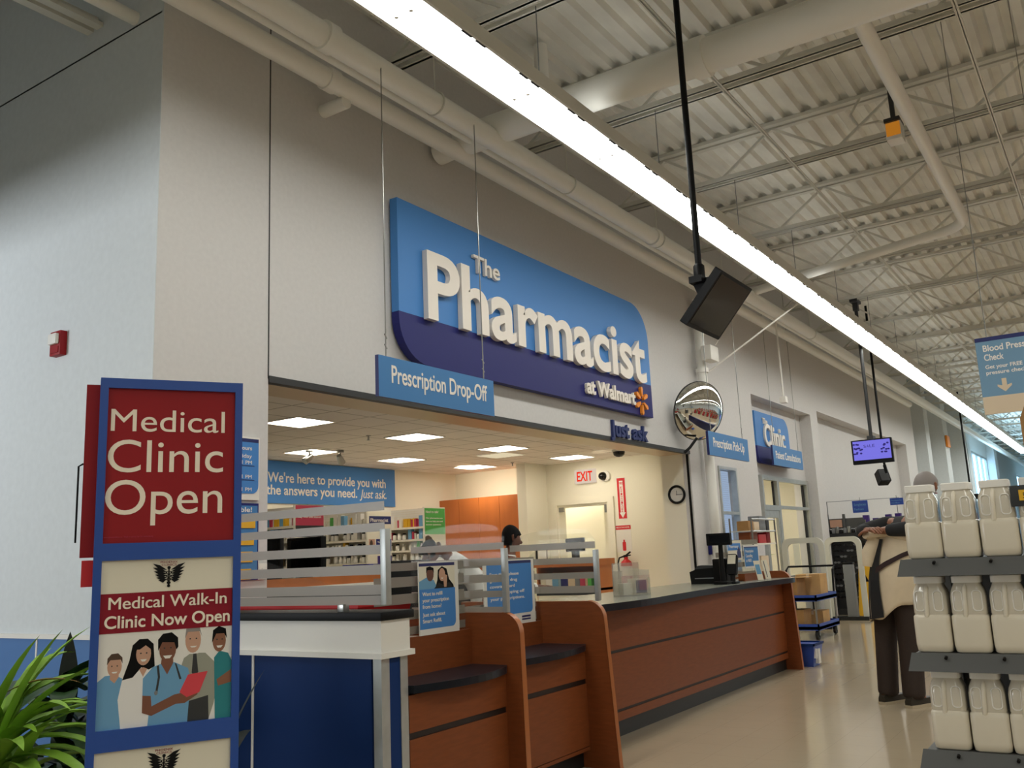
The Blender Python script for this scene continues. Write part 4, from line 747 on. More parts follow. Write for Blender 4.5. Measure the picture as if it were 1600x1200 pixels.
# work counter behind the screens, its low shelves
t = thing('work_counter', 'orange-edged work counter with pale shelf across the pharmacy', 'counter', (4.4, 5.55, 0)); part('front_board', MB().box(0, 3.6, 0, .03, 1.14, 1.21), ['wood_bright'], t); part('top', MB().box(-.02, 3.62, -.03, .62, 1.11, 1.14), ['cream_shelf'], t); part('lower_front', MB().box(0, 3.6, .06, .09, 0, 1.11), ['groove'], t); part('end_board', MB().box(0, .03, .03, .6, 0, 1.11).box(3.57, 3.6, .03, .6, 0, 1.11), ['wood_bright'], t)
t = thing('low_bookcase', 'low wooden bookcase with an open shelf of boxes before the door', 'bookcase', (10.05, 5.53, 0)); part('body', MB().box(.02, .40, 0, .02, 0, 1.15).box(.02, .4, 0.89, 0.91, 0, 1.15).box(.38, .4, 0, .91, 0, 1.15).box(.0, .4, 0, .91, .85, .88), ['wood_bright'], t); part('top_board', MB().box(-.02, .42, -.02, .93, 1.15, 1.235), ['wood_bright'], t); part('lower_rail', MB().box(-.005, .02, 0, .91, .80, .87), ['kick'], t); part('lower_front', MB().box(.0, .02, .02, .89, 0, .80), ['cream_paint'], t)
rnd = random.Random(5); pal = ['poster_cream', 'white', 'scrub_blue', 'glass_teal', 'sign_violet', 'beige_card', 'mid_grey', 'pink', 'skin_c', 'green']
y = 6.40; i = 0
while y > 5.68:
    wd = rnd.uniform(.035, .11); hh = rnd.uniform(.12, .19); c = pal[i % len(pal)]
    solo('medicine_box', MB().box(0, .2, -wd+.003, 0, 0, hh), [c], 'small carton standing on the low bookcase shelf', 'carton', 'cartons on the low bookcase', (10.09, y, .88)); y -= wd; i += 1
# shelving runs
def run(name, label, x, y0, y1, zt, shelves, sticker=None):
    t = thing(name, label, 'shelving', (x, y0, 0)); L = y1-y0
    part('end_panel', MB().box(0, .42, -.02, 0, 0, zt), ['cream_shelf'], t); part('back_panel', MB().box(.19, .21, 0, L, 0, zt), ['cream_shelf'], t)
    b = MB()
    for k in range(9): b.box(.185, .19, 0, L, zt-.03-k*.028, zt-.012-k*.028)
    part('slat_back', b, ['white'], t)
    for z in shelves: part('shelf', MB().box(0, .19, 0, L, z-.025, z), ['cream_shelf'], t)
    return t
SH = (1.72, 1.57, 1.44, 1.31)
runA = run('gondola_shelving', 'white shelving run ending in the green poster', 8.72, 7.2, 8.6, 1.955, SH)
runB = run('gondola_shelving', 'white shelving run ending in blue notices, behind the ledge screen', 7.70, 7.2, 8.8, 1.93, SH)
runC = run('gondola_shelving', 'white shelving run ending in the red-headed poster', 6.62, 7.2, 8.9, 1.93, SH)
bott = MB().lathe([(.001, 0), (.024, 0), (.026, .004), (.026, .052), (.018, .06), (.018, .064), (.021, .064), (.021, .08), (.001, .08)], seg=12)
bm_, bx_ = bott.mesh('medicine_bottle', ['white'], 50), [MB().box(0, .06, 0, .022+.005*k, 0, .075+.010*k).mesh('medicine_box', [c]) for k, c in enumerate(('white', 'poster_cream', 'pink', 'yellow', 'cream_shelf', 'green', 'scrub_blue', 'white'))]
cap_ = MB().lathe([(.001, .064), (.022, .064), (.022, .082), (.001, .082)], seg=12).mesh('cap', ['black'])
def put(me, name, loc, label, cat, group, child=None):
    o = bpy.data.objects.new(name, me); COL.objects.link(o); o.location = loc; tag(o, label, cat, group)
    if child: c = bpy.data.objects.new('cap', child); COL.objects.link(c); c.parent = o
    return o
for (x, y1, nm, who) in ((8.72, 8.58, 'A', 'green poster'), (7.70, 8.75, 'B', 'blue notices'), (6.62, 8.85, 'C', 'red-headed poster')):
    for si, z in enumerate(SH):
        y = 7.23; lv = ('top', 'second', 'third', 'lowest')[si]
        while y < y1-.08:
            if si == 0 or rnd.random() < .25:
                k = rnd.randrange(8); put(bx_[k], 'medicine_box', (x+.02+rnd.random()*.03, y, z), 'upright carton on the %s shelf of the run ending in the %s' % (lv, who), 'carton', 'cartons, %s shelf, %s run' % (lv, who)); y += .026+.005*k+(rnd.random() < .08)*.06
            else:
                dk = rnd.random() < .35
                put(bm_, 'medicine_bottle', (x+.035+rnd.random()*.04, y+.03, z), ('dark-capped' if dk else 'plain white')+' bottle on the %s shelf of the run ending in the %s' % (lv, who), 'bottle', '%s bottles, %s shelf, %s run' % ('dark-capped' if dk else 'white', lv, who), cap_ if dk else None); y += rnd.choice((.062, .066, .075, .13))
def endposter(name, label, x, z0, z1, spec, lines=(), w=.40):
    t = thing(name, label, 'poster', (x+.01, 7.18, z0)); f = front(0, 0, 0); nm = []; b = MB(); d = .0
    for poly, c in spec:
        if c not in nm: nm.append(c)
        b.prism(poly, f, 0, d+.004, nm.index(c)) if d == 0 else b.flat(poly, f, d+.004, nm.index(c)); d += .0003
    part('print', b, nm, t)
    if lines: txt(t, lines, f, 'letter_white', d+.004, .001, .008)
endposter('green_poster', 'poster with green heading and two men talking, on a shelf end', 8.72, 1.05, 1.94, [(rect(0, .40, 0, .89), 'poster_cream'), (rect(0, .40, .57, .89), 'green'), (rect(0, .40, 0, .12), 'mid_grey'), ([(0, .05), (0, .34), (.06, .36), (.12, .26), (.16, .05)], 'dark_grey'), (ell(.07, .44, .07, .10), 'skin_c'), ([(0, .42), (0, .54), (.06, .56), (.13, .53), (.15, .42), (.10, .36), (.0, .36)], 'hair_brown'), ([(.18, .05), (.17, .26), (.24, .32), (.34, .30), (.38, .05)], 'white'), (ell(.26, .39, .045, .065), 'skin_c'), ([(.215, .40), (.22, .47), (.26, .48), (.30, .46), (.305, .40), (.28, .44)], 'hair_brown')], [('Need to talk?', .02, .83, .03, .25), ('Our pharmacists are', .02, .76, .018, .33), ('here to help you and', .02, .72, .018, .33), ('answer questions.', .02, .68, .018, .30)])
endposter('pharmacist_poster', 'stacked blue notices on the shelf end behind the ledge screen', 7.70, 1.05, 1.88, [(rect(0, .40, 0, .83), 'poster_cream'), (rect(.03, .40, .69, .78), 'deep_navy'), (rect(.14, .40, .38, .52), 'sign_violet'), (rect(.02, .12, .38, .52), 'skin_c'), (ell(.06, .47, .025, .04), 'hair_brown'), (rect(.16, .40, .20, .33), 'purple'), (rect(.03, .40, .04, .16), 'scrub_blue'), (ell(.09, .10, .025, .035), 'hair_black')], [('Pharmacist', .05, .715, .04, .30), ('Vaccinations', .16, .475, .022, .2), ('& Travel', .2, .44, .022, .12), ('Consultation', .16, .405, .022, .2)])
endposter('red_heading_poster', 'poster with red heading and a doctor with a man, on a shelf end', 6.62, 1.0, 1.93, [(rect(0, .40, 0, .93), 'poster_cream'), (rect(0, .40, .72, .93), 'pink'), (rect(0, .40, .6, .72), 'dark_grey'), ([(0, 0), (0, .30), (.12, .36), (.22, .28), (.26, 0)], 'mid_grey'), (ell(.22, .47, .07, .10), 'skin_a'), ([(.28, .40), (.26, .55), (.33, .60), (.40, .58), (.40, .40)], 'hair_black'), ([(.24, 0), (.26, .3), (.40, .36), (.40, 0)], 'white'), ([(.31, .05), (.33, .05), (.39, .33), (.37, .33)], 'deep_navy')], [('Stay well this season', .03, .80, .025, .33)])
# computers, bins and trays on the work counter and behind the half wall
def monitor(loc, rz, label, w=.46, h=.30):
    t = thing('computer_monitor', label, 'monitor', loc, rz); part('casing', MB().box(-.03, .03, -w/2, w/2, .10, .10+h, 0, .01), ['black'], t); part('stand', MB().box(-.03, .03, -.05, .05, 0, .12).box(-.09, .09, -.12, .12, 0, .015), ['black'], t); part('screen', MB().box(-.033, -.03, -w/2+.02, w/2-.02, .12, .08+h), ['screen'], t)
monitor((4.95, 5.8, 1.14), .3, 'black computer monitor behind the ledge screen, closest to notice board'); monitor((5.48, 5.8, 1.14), -.1, 'black computer monitor behind the ledge screen, before the red-headed poster'); monitor((10.25, 5.95, 1.235), 2.6, 'grey-backed monitor on the low bookcase, tilted before the door', .42, .17)
t = thing('black_bag', 'rounded black bag on the work counter behind the ledge screen', 'bag', (5.2, 6.05, 1.14)); part('body', MB().box(-.19, .19, -.09, .09, 0, .42, 0, .07), ['dark_grey'], t); part('pocket', MB().box(-.12, .12, -.12, -.08, .05, .24, 0, .03), ['black'], t); part('handle', MB().tube([(-.06, 0, .41), (-.05, 0, .46), (.05, 0, .46), (.06, 0, .41)], .012, 8), ['black'], t)
for i, (x, lb) in enumerate(((6.25, 'blue plastic bin on the work counter, beside the ledge screen post'), (6.68, 'blue plastic bin on the work counter, closest to the green poster'))):
    t = thing('blue_bin', lb, 'bin', (x, 5.78, 1.14), group=None); part('shell', MB().loft([[(-.16, -.12, 0), (.16, -.12, 0), (.16, .12, 0), (-.16, .12, 0)], [(-.19, -.15, .15), (.19, -.15, .15), (.19, .15, .15), (-.19, .15, .15)]], smooth=False), ['blue_bin'], t); part('lip', MB().box(-.2, .2, -.16, .16, .14, .155), ['blue_bin'], t)
for i, (x, y, lb) in enumerate(((3.75, 4.24, 'long red plastic tray behind the frosted foot of the ledge screen'), (3.72, 3.65, 'red plastic tray beside the ledge screen post'))):
    t = thing('red_tray', lb, 'tray', (x, y, .89)); part('shell', MB().loft([[(-.18, -.28, 0), (.18, -.28, 0), (.18, .28, 0), (-.18, .28, 0)], [(-.21, -.31, .20), (.21, -.31, .20), (.21, .31, .20), (-.21, .31, .20)]], smooth=False), ['pure_red'], t); part('lip', MB().box(-.22, .22, -.32, .32, .19, .205), ['pure_red'], t)
t = thing('back_desk', 'low desk behind the half wall carrying the red trays', 'desk', (3.45, 3.35, 0)); part('desk_top', MB().box(0, .6, 0, 1.22, .86, .89), ['cream_shelf'], t); part('leg', MB().box(.02, .06, .02, .06, 0, .86).box(.54, .58, .02, .06, 0, .86).box(.02, .06, 1.16, 1.20, 0, .86).box(.54, .58, 1.16, 1.20, 0, .86), ['steel'], t)
t = thing('stall_computer', 'black till computer seen through the glass above the middle partition', 'computer', (4.62, 3.95, .95)); part('casing', MB().box(-.2, .2, -.03, .03, .08, .36, 0, .01), ['black'], t); part('stand', MB().box(-.1, .1, -.1, .1, 0, .02).box(-.03, .03, -.02, .02, 0, .1), ['black'], t)
t = thing('inner_desk', 'desk behind the stalls carrying the till computer', 'desk', (4.2, 3.55, 0)); part('desk_top', MB().box(0, .95, 0, .7, .92, .95), ['cream_shelf'], t); part('leg', MB().box(.02, .06, .6, .66, 0, .92).box(.88, .93, .6, .66, 0, .92).box(.02, .06, .02, .06, 0, .92).box(.88, .93, .02, .06, 0, .92), ['steel'], t)
for i, (x, y, rz) in enumerate(((4.35, 3.9, .3), (4.42, 3.86, 1.0), (4.5, 3.93, -.4))):
    solo('pencil', MB().tube([(-.08, 0, .006), (.08, 0, .006)], .005, 8), ['yellow'], ('first', 'second', 'third')[i]+' yellow pencil on the inner desk, counted from the middle partition', 'pencil', loc=(x, y, .95), rotz=rz)
# ================================================================ RACK OF JUGS
t = thing('display_rack', 'dark grey metal rack of white jugs at the aisle edge', 'rack', (3.78, .80, 0))
RZ = (1.226, .885, .545, .20)
part('upright', MB().box(.62, .66, -1.3, -.1, 0, 1.20).box(.58, .62, -.12, -.06, 0, 1.22).box(.58, .62, -.62, -.56, 0, 1.22).box(.58, .62, -1.2, -1.14, 0, 1.7), ['rack_grey'], t)
for z in RZ:
    f = frame((0, 0, 0), (0, -1, 0)); b = MB().box(-.035, .62, -1.3, -.065, z-.03, z); b.raw([(-.035, -.05, z), (-.035, -1.3, z), (-.075, -1.3, z-.062), (-.075, -.04, z-.062)], [(0, 1, 2, 3)]); b.raw([(-.035, -.05, z), (-.075, -.04, z-.062), (.0, -.065, z-.03)], [(0, 1, 2)])
    part('shelf', b, ['rack_grey'], t)
    part('shelf_bracket', MB().box(-.0, .6, -.14, -.12, z-.075, z-.03).box(.0, .6, -.60, -.58, z-.075, z-.03).prism([(-.02, z-.03), (.45, z-.03), (.45, z-.12), (.1, z-.06)], frame((0, -.40, 0), (1, 0, 0)), -.03, 0), ['dark_grey'], t)
    part('rivet', MB().tube([(-.048, -.17, z-.012), (-.06, -.17, z-.016)], .006, 8).tube([(-.048, -.36, z-.012), (-.06, -.36, z-.016)], .006, 8), ['black'], t)
part('kick_plate', MB().box(0, .6, -1.3, -.1, 0, .10), ['dark_grey'], t)
t = thing('price_holder', 'dark shelf-edge holder with a yellow price ticket beside the jugs', 'price holder', (3.76, .35, 1.40)); part('holder', MB().box(-.02, .0, -.14, 0, 0, .075, 0, .003).box(.0, .04, -.14, -.10, -.17, .06), ['dark_grey'], t); part('ticket', MB().box(-.024, -.02, -.13, -.028, .02, .058), ['yellow'], t)
txt(t, [('5.97', .012, .028, .02, .045)], side(-.024, -.028, 0), 'black', 0, .0008)
t = thing('hanging_card', 'brown and red packaged card on a wire hook above the rack', 'package', (3.80, .288, 1.50)); part('card', MB().prism([(0, .02), (.13, 0), (.13, .33), (.035, .30), (0, .22)], side(0, 0, 0), -.02, 0), ['cardboard'], t); part('panel', MB().prism(rect(.02, .12, .03, .14), side(0, 0, 0), 0, .002), ['pure_red'], t); part('hook', MB().tube([(.3, -.05, .34), (-.06, -.05, .335), (-.07, -.05, .345)], .003, 6).tube([(.3, -.05, .22), (-.04, -.04, .21), (-.05, -.04, .22)], .003, 6), ['dark_grey'], t)
def sq(z, hw, r, n=4): return [(x, y, z) for x, y in rrect(-hw, hw, -hw, hw, r, n)]
jr = [sq(.0, .052, .015), sq(.006, .060, .018), sq(.03, .063, .018), sq(.115, .063, .018), sq(.130, .0625, .02), sq(.137, .058, .02)]
lower = MB().loft(jr).mesh('filled_base', ['jug'], 50)
ur = [sq(.137, .058, .02), sq(.143, .0595, .02), sq(.20, .0595, .022), sq(.222, .056, .024), sq(.243, .047, .02), sq(.25, .045, .018)]
upper = MB().loft(ur).mesh('jug', ['jug_clear'], 50)
hd = MB().tube([(-.0570, .012, .130), (-.0595, .010, .150), (-.0600, .008, .20), (-.0525, .006, .230), (-.040, .004, .243)], [.009, .0085, .0085, .009, .007], 10).mesh('handle', ['jug'], 60)
def groove_(s): return [(-.0597 if z < .205 else -.0597+(z-.205)*.12, s*y_, z) for y_, z in rrect(.017, .048, .150, .222, .012, 5)+[(.017, .162)]]
gr = MB().tube(groove_(1), .0022, 6).tube(groove_(-1), .0022, 6).mesh('moulded_rim_highlight', ['jug_cap'], 60)  # moulded edges given the cap's white in place of highlights
capm = MB().loft([sq(.25, .049, .012), sq(.274, .049, .012), sq(.277, .046, .012)]).mesh('cap', ['jug_cap'], 40)
def jug(loc, label, rz=0):
    o = bpy.data.objects.new('plastic_jug', lower); COL.objects.link(o); o.location = loc; o.rotation_euler = (0, 0, rz); tag(o, label, 'jug', 'white jugs on the rack')
    for n_, me in (('neck_shell', upper), ('handle', hd), ('moulded_rim_highlight', gr), ('cap', capm)): c = bpy.data.objects.new(n_, me); COL.objects.link(c); c.parent = o
    return o
WHO = ('first from the standing man', 'middle of the three in view', 'third, cut by the picture edge')
for zi, (z, nm_) in enumerate(zip(RZ, ('top', 'second', 'third', 'bottom'))):
    y0 = (.662, .668, .650, .655)[zi]
    for k in range(5 if zi < 3 else 4):
        lab = 'white jug on the %s shelf of the rack, %s' % (nm_, WHO[k]) if k < 3 else 'white jug on the %s shelf, outside the picture' % nm_
        jug((3.812, y0-k*.1295, z), lab, (.02, -.03, .01, .04, 0)[(k+zi) % 5])
# ================================================================ CART, GATES, FAR DISPLAYS
t = thing('stock_cart', 'two-tier blue stock cart loaded with cartons beside the counter end', 'cart', (12.95, 3.74, 0)); LX, LY = 1.05, .75
for z in (.18, .57): part('tray', MB().box(0, LX, 0, LY, z-.04, z).box(0, LX, 0, .02, z-.05, z+.035).box(0, LX, LY-.02, LY, z-.05, z+.035).box(0, .02, 0, LY, z-.05, z+.035).box(LX-.02, LX, 0, LY, z-.05, z+.035), ['cart_blue'], t)
b = MB()
for x in (.03, LX-.03):
    for y in (.03, LY-.03): b.tube([(x, y, .14), (x, y, .60)], .014, 8)
part('frame_post', b, ['steel'], t); part('push_handle', MB().tube([(LX-.03, .03, .58), (LX+.02, .03, .92), (LX+.14, .03, .97), (LX+.14, LY-.03, .97), (LX+.02, LY-.03, .92), (LX-.03, LY-.03, .58)], .016, 8), ['black'], t)
for x in (.08, LX-.08):
    for y in (.05, LY-.05):
        c = part('caster', MB().lathe([(.02, -.018), (.062, -.018), (.066, 0), (.062, .018), (.02, .018)], (x, y, .066), 'y', 18), ['rubber'], t); part('fork', MB().box(x-.02, x+.02, y-.03, y-.022, .06, .15).box(x-.02, x+.02, y+.022, y+.03, .06, .15).box(x-.03, x+.03, y-.03, y+.03, .13, .15), ['steel'], c)
def carton(label, x, y, z, a, b_, h, m='cardboard', flaps=False, rz=0):
    t = thing('carton', label, 'box', (x, y, z), rz); part('box', MB().box(0, a, 0, b_, 0, h), [m], t)
    if flaps: part('flap', MB().box(-.01, a, -.10, 0, h, h+.006), ['cardboard_light'], t)
    part('tape', MB().box(-.001, a+.001, b_/2-.02, b_/2+.02, h-.05, h+.001), ['beige_card'], t); return t
carton('brown carton on the cart top tray, closest to the counter', 12.98, 4.0, .572, .40, .32, .27, 'cardboard', True); carton('lighter carton on the cart top tray, beside the handle', 13.42, 3.80, .572, .36, .34, .30, 'cardboard_light')
carton('carton on the cart lower tray, closest to the counter', 13.0, 3.95, .182, .36, .30, .22, 'cardboard'); carton('carton on the cart lower tray, beside the handle', 13.40, 3.80, .182, .34, .30, .18, 'cardboard_light')
for i, (z, lb) in enumerate(((.572, 'blue plastic tote on the cart top tray'), (.182, 'blue plastic tote on the cart lower tray'))):
    t = thing('plastic_tote', lb, 'tote', (13.23, 4.385, z)); part('shell', MB().loft([[(-.15, -.06, 0), (.15, -.06, 0), (.15, .06, 0), (-.15, .06, 0)], [(-.18, -.07, .29), (.18, -.07, .29), (.18, .07, .29), (-.18, .07, .29)]], smooth=False), ['blue_bin'], t); part('rim', MB().box(-.19, .19, -.075, .075, .275, .295), ['blue_bin'], t)
t = thing('shopping_basket', 'blue plastic basket on the floor behind the counter end', 'basket', (10.32, 3.14, 0)); part('shell', MB().loft([[(-.12, -.09, 0), (.12, -.09, 0), (.12, .09, 0), (-.12, .09, 0)], [(-.17, -.13, .23), (.17, -.13, .23), (.17, .13, .23), (-.17, .13, .23)]], smooth=False), ['cart_blue'], t); part('rim', MB().box(-.18, .18, -.14, -.125, .22, .245).box(-.18, .18, .125, .14, .22, .245).box(-.18, -.165, -.14, .14, .22, .245).box(.165, .18, -.14, .14, .22, .245), ['navy'], t)
part('slot', MB().box(-.125, -.10, -.14, -.10, .09, .19).box(-.05, .03, -.135, -.095, .03, .18), ['white'], t)
def gate(label, x, y0, y1, zt, ped=True):
    t = thing('security_gate', label, 'security gate', (x, y0, 0)); L = y1-y0; out = rrect(0, L, 0, zt, (0, 0, .14, .14), 8); inn = rrect(.085, L-.085, .0, zt-.085, (0, 0, .09, .09), 8)
    f = frame((0, 0, 0), (0, 1, 0)); b = MB(); n = len(out)
    o1 = [q for q in out]; i1 = [q for q in inn]
    k0 = 1
    for d in (-.03, .03):
        for k in range(1, n): 
            a, c, e, g_ = o1[k], o1[(k+1) % n], i1[(k+1) % n], i1[k]
            P3 = lambda q: f[0]+f[1]*q[0]+f[2]*q[1]+f[3]*d
            if not (k == n-1+1): b.face([P3(a), P3(c), P3(e), P3(g_)])
    for ring in (o1, i1):
        for k in range(1, n):
            a, c = ring[k], ring[(k+1) % n]; b.face([f[0]+f[1]*a[0]+f[2]*a[1]+f[3]*-.03, f[0]+f[1]*c[0]+f[2]*c[1]+f[3]*-.03, f[0]+f[1]*c[0]+f[2]*c[1]+f[3]*.03, f[0]+f[1]*a[0]+f[2]*a[1]+f[3]*.03])
    part('loop', b, ['gate'], t)
    if ped: part('pedestal', MB().box(-.09, .06, .17, .33, 0, .93, 0, .01), ['mid_grey'], t); part('pedestal_cap', MB().box(-.095, .065, .165, .335, .93, .96, 0, .005), ['black'], t)
    part('base', MB().box(-.12, .12, -.02, L+.02, 0, .06), ['kick'], t); return t
gate('pale arched security gate with a grey pedestal, beside the man', 16.4, 3.88, 4.5, 1.40)
gate('pale arched security gate by the clinic door, behind the counter notices', 14.75, 4.05, 4.72, 1.40, False)
# rack of small goods seen over the counter screen
t = thing('counter_rack', 'wire rack of small packets above the counter screen', 'rack', (11.87, 4.18, .9)); part('wire_frame', MB().tube([(0, 0, 0), (0, 0, .78)], .012, 6).tube([(.95, 0, 0), (.95, 0, .78)], .012, 6).tube([(0, 0, .76), (.95, 0, .76)], .012, 6).tube([(0, 0, .60), (.95, 0, .60)], .012, 6).tube([(0, .3, 0), (0, .3, .78)], .012, 6).tube([(.95, .3, 0), (.95, .3, .78)], .012, 6), ['steel'], t)
part('shelf', MB().box(0, .95, 0, .3, .0, .02).box(0, .95, 0, .3, .42, .44).box(0, .95, 0, .3, .60, .61), ['cream_shelf'], t)
t = thing('side_table', 'low cabinet carrying the wire rack between counter and window', 'cabinet', (11.82, 4.12, 0)); part('body', MB().box(0, 1.05, 0, .42, 0, .88), ['cream_shelf'], t); part('top', MB().box(-.02, 1.07, -.02, .44, .88, .9), ['mid_grey'], t)
for i, (x, w_, h_, z, c) in enumerate(((.05, .2, .13, .61, 'cardboard'), (.28, .2, .12, .61, 'beige_card'), (.50, .25, .20, .61, 'mid_grey'), (.78, .12, .16, .61, 'dark_grey'), (.08, .3, .15, .44, 'wood'), (.42, .3, .12, .44, 'pure_red'), (.75, .15, .15, .44, 'red_panel'), (.1, .2, .22, .02, 'poster_cream'), (.45, .3, .25, .02, 'beige_card'))):
    solo('packet', MB().box(0, w_, 0, .16, 0, h_, 0, .004), [c], ('brown', 'tan', 'grey', 'black', 'wood-coloured', 'bright red', 'dark red', 'cream', 'beige')[i]+' packet on the wire rack above the counter screen', 'packet', 'packets on the wire rack', (11.87+x, 4.24, .9+z))
# inside the clinic: lamp, plant, desk
t = thing('clinic_ceiling_light', 'lit ceiling panel inside the clinic behind its glass', 'ceiling light', (15.8, 6.0, 2.75)); part('diffuser', MB().box(-.3, .3, -.6, .6, -.02, -.01), ['panel_lamp'], t); part('frame', MB().box(-.32, .32, -.62, .62, -.01, 0), ['white'], t)
t = thing('clinic_ceiling_light', 'second lit ceiling panel inside the clinic, behind the narrow pane', 'ceiling light', (14.6, 7.4, 2.75)); part('diffuser', MB().box(-.3, .3, -.6, .6, -.02, -.01), ['panel_lamp'], t); part('frame', MB().box(-.32, .32, -.62, .62, -.01, 0), ['white'], t)
t = thing('clinic_desk', 'dark desk with a black tub behind the clinic glass', 'desk', (15.1, 5.15, 0)); part('body', MB().box(0, 1.5, 0, .6, 0, .72), ['dark_grey'], t); part('top', MB().box(-.02, 1.52, -.02, .62, .72, .76), ['mid_grey'], t)
potted('clinic_plant', 'small bright green plant behind the clinic glass', (15.45, 5.4, .76), [('leaves', lambda m: [leaf(m, (0, 0, .25), k*1.1, .5+.25*(k % 3), .38, .09, .9, fold=.15) for k in range(12)], 'leaf_bright')], None, .11, .22)
solo('paper_notice', MB().box(0, .34, 0, .004, 0, .36), ['yellow' if 0 else 'poster_cream'], 'pale sheet stuck inside the clinic glass above the desk', 'notice', loc=(15.55, 4.79, .95))
# sunglasses stand and shelves of goods beyond the gates
t = thing('sunglasses_stand', 'tall dark stand of sunglasses beyond the security gates', 'display stand', (17.6, 4.05, 0))
part('post', MB().box(.0, .06, .66, .70, 0, 1.82).box(0, .06, .36, .40, 1.5, 1.82).box(0, .06, .0, .04, 0, 1.70), ['rack_grey'], t); part('peg_board', MB().box(.10, .13, 0, .70, .10, 1.5), ['dark_grey'], t); part('header', MB().box(.03, .06, .04, .66, 1.55, 1.74), ['rack_grey'], t); part('photo_panel', MB().box(.02, .03, .42, .64, 1.58, 1.72), ['skin_c'], t); part('base', MB().box(-.05, .35, 0, .7, 0, .10), ['dark_grey'], t)
part('tray', MB().prism([(0, 0), (.66, 0), (.66, .22), (.5, .17), (.25, .14), (0, .14)], (V(.06, .68, 1.44), V(0, -1, 0), V(-1, 0, 0), V(0, 0, 1)), -.04, .03), ['dark_grey'], t)
gm = MB()
for s_ in (-1, 1): gm.prism(ell(s_*.031, 0, .027, .020, 10), side(-.01, 0, 0), 0, .005)
gm.box(-.012, -.006, -.008, .008, .0, .008).box(-.01, .10, -.061, -.057, .004, .012).box(-.01, .10, .057, .061, .004, .012)
gme = gm.mesh('sunglasses', ['black_gloss']); gme2 = gm.mesh('sunglasses', ['mid_grey'])
for r_ in range(11):
    for c_ in range(5):
        gk = (r_*7+c_*3) % 4
        o = bpy.data.objects.new('sunglasses', gme if gk else gme2); COL.objects.link(o); o.location = (17.6, 4.63-c_*.128, 1.36-r_*.105); tag(o, 'pair of %s sunglasses hanging on the dark stand beyond the gates' % ('black' if gk else 'grey'), 'sunglasses', '%s sunglasses on the stand' % ('black' if gk else 'grey'))
for i in range(9):
    solo('sunglasses_case', MB().box(-.035, .035, -.03, .03, 0, .07+.025*(i % 3), 0, .012), [('black_gloss', 'mid_grey', 'steel')[i % 3]], ('glossy black', 'grey', 'silvery')[i % 3]+' case on the top tray of the sunglasses stand', 'case', ('black', 'grey', 'silver')[i % 3]+' cases on the sunglasses stand', (17.52, 4.68-i*.07, 1.47))
for (x, y, z, w_, h_, lb, tx) in ((17.8, 4.294, 1.835, .276, .22, 'larger blue sign on a thin rail above the sunglasses stand', ('Sunglasses', 'Fashion')), (21.0, 4.272, 2.048, .27, .145, 'smaller blue sign farther along the thin rail', ('Accessories', 'Gifts'))):
    t = thing('aisle_sign', lb, 'sign', (x, y, z)); f = side(0, 0, 0); part('panel', MB().prism(rect(0, w_, 0, h_), f, -.02, 0), ['cart_blue'], t); txt(t, [(tx[0], .03, h_*.58, h_*.2, w_*.78), (tx[1], .03, h_*.2, h_*.18, w_*.6)], f, 'scrub_blue', 0, .002)
    part('hook', MB().bar((.01, -w_*.5, h_), (.01, -w_*.5, h_+.06), .008), ['mid_grey'], t)
solo('sign_rail', MB().bar((0, .40, -.13), (3.6, -.18, .02), .012).bar((0, .40, -.13), (0, .40, -.45), .012).bar((3.45, -.16, .01), (3.45, -.16, -.55), .012), ['mid_grey'], 'thin grey rail carrying the two small blue signs', 'rail', loc=(17.62, 4.31, 2.19))
t = thing('goods_shelf', 'shelf of purple and red packs behind the standing man', 'shelf', (19.6, 3.55, 0)); part('body', MB().box(0, 1.2, 0, 1.05, 0, 1.52), ['dark_grey'], t); part('top_tray', MB().box(-.05, 1.22, -.05, 1.08, 1.52, 1.55), ['steel'], t)
for r_ in range(2):
    for i in range(8):
        c = ('purple', 'pure_red', 'white', 'purple', 'pink')[(i+r_*2) % 5]; k_ = (i+r_*2) % 5
        solo('goods_pack', MB().box(0, .12, -.055, .055, 0, (.28, .12, .14, .22, .10)[k_]), [c], ('tall purple', 'bright red', 'white', 'lower purple', 'pink')[k_]+' pack on the goods shelf behind the man', 'pack', ('tall purple', 'red', 'white', 'low purple', 'pink')[k_]+' packs on the goods shelf', (19.62+r_*.3, 4.50-i*.125, 1.55))
t = thing('wet_floor_sign', 'yellow wet floor sign folded open beyond the gates', 'wet floor sign', (17.05, 4.05, 0)); part('panel', MB().raw([(0, -.16, 0), (0, .16, 0), (.15, .10, 1.0), (.15, -.10, 1.0), (.32, -.16, 0), (.32, .16, 0)], [(0, 1, 2, 3), (4, 3, 2, 5)]), ['yellow'], t); part('symbol', MB().prism([(0, 0), (.12, 0), (.06, .12)], frame((.085, .06, .6), (0, -1, 0), (.148, 0, .989)), .003, .006), ['black'], t)
# merchandise runs across the aisle (reflected in the convex mirror)
for i, (x, y) in enumerate([(6.5+1.9*i, yy) for yy in (-2.2, -5.2, -8.4) for i in range(9)]):
    t = thing('store_shelving', ('store shelving of goods across the aisle, seen only in the convex mirror'), 'shelving', (x, y, 0), group='shelving reflected in the mirror'); part('body', MB().box(0, .1, -1.8, 0, 0, 1.5).box(-.45, .55, -1.8, 0, 0, .1).box(-.4, .5, -1.8, 0, .5, .52).box(-.35, .45, -1.8, 0, .95, .97), ['rack_grey'], t)
    for z in (.1, .52, .97):
        b = MB(); yy = -.02; ii = 0
        while yy > -1.75: b.box(-.38, .48, yy-.13, yy-.01, z, z+.3, ii % 6); yy -= .14; ii += 1
        part('goods', b, ['pure_red', 'cart_blue', 'yellow', 'white', 'wood', 'green'], t)['kind'] = 'stuff'
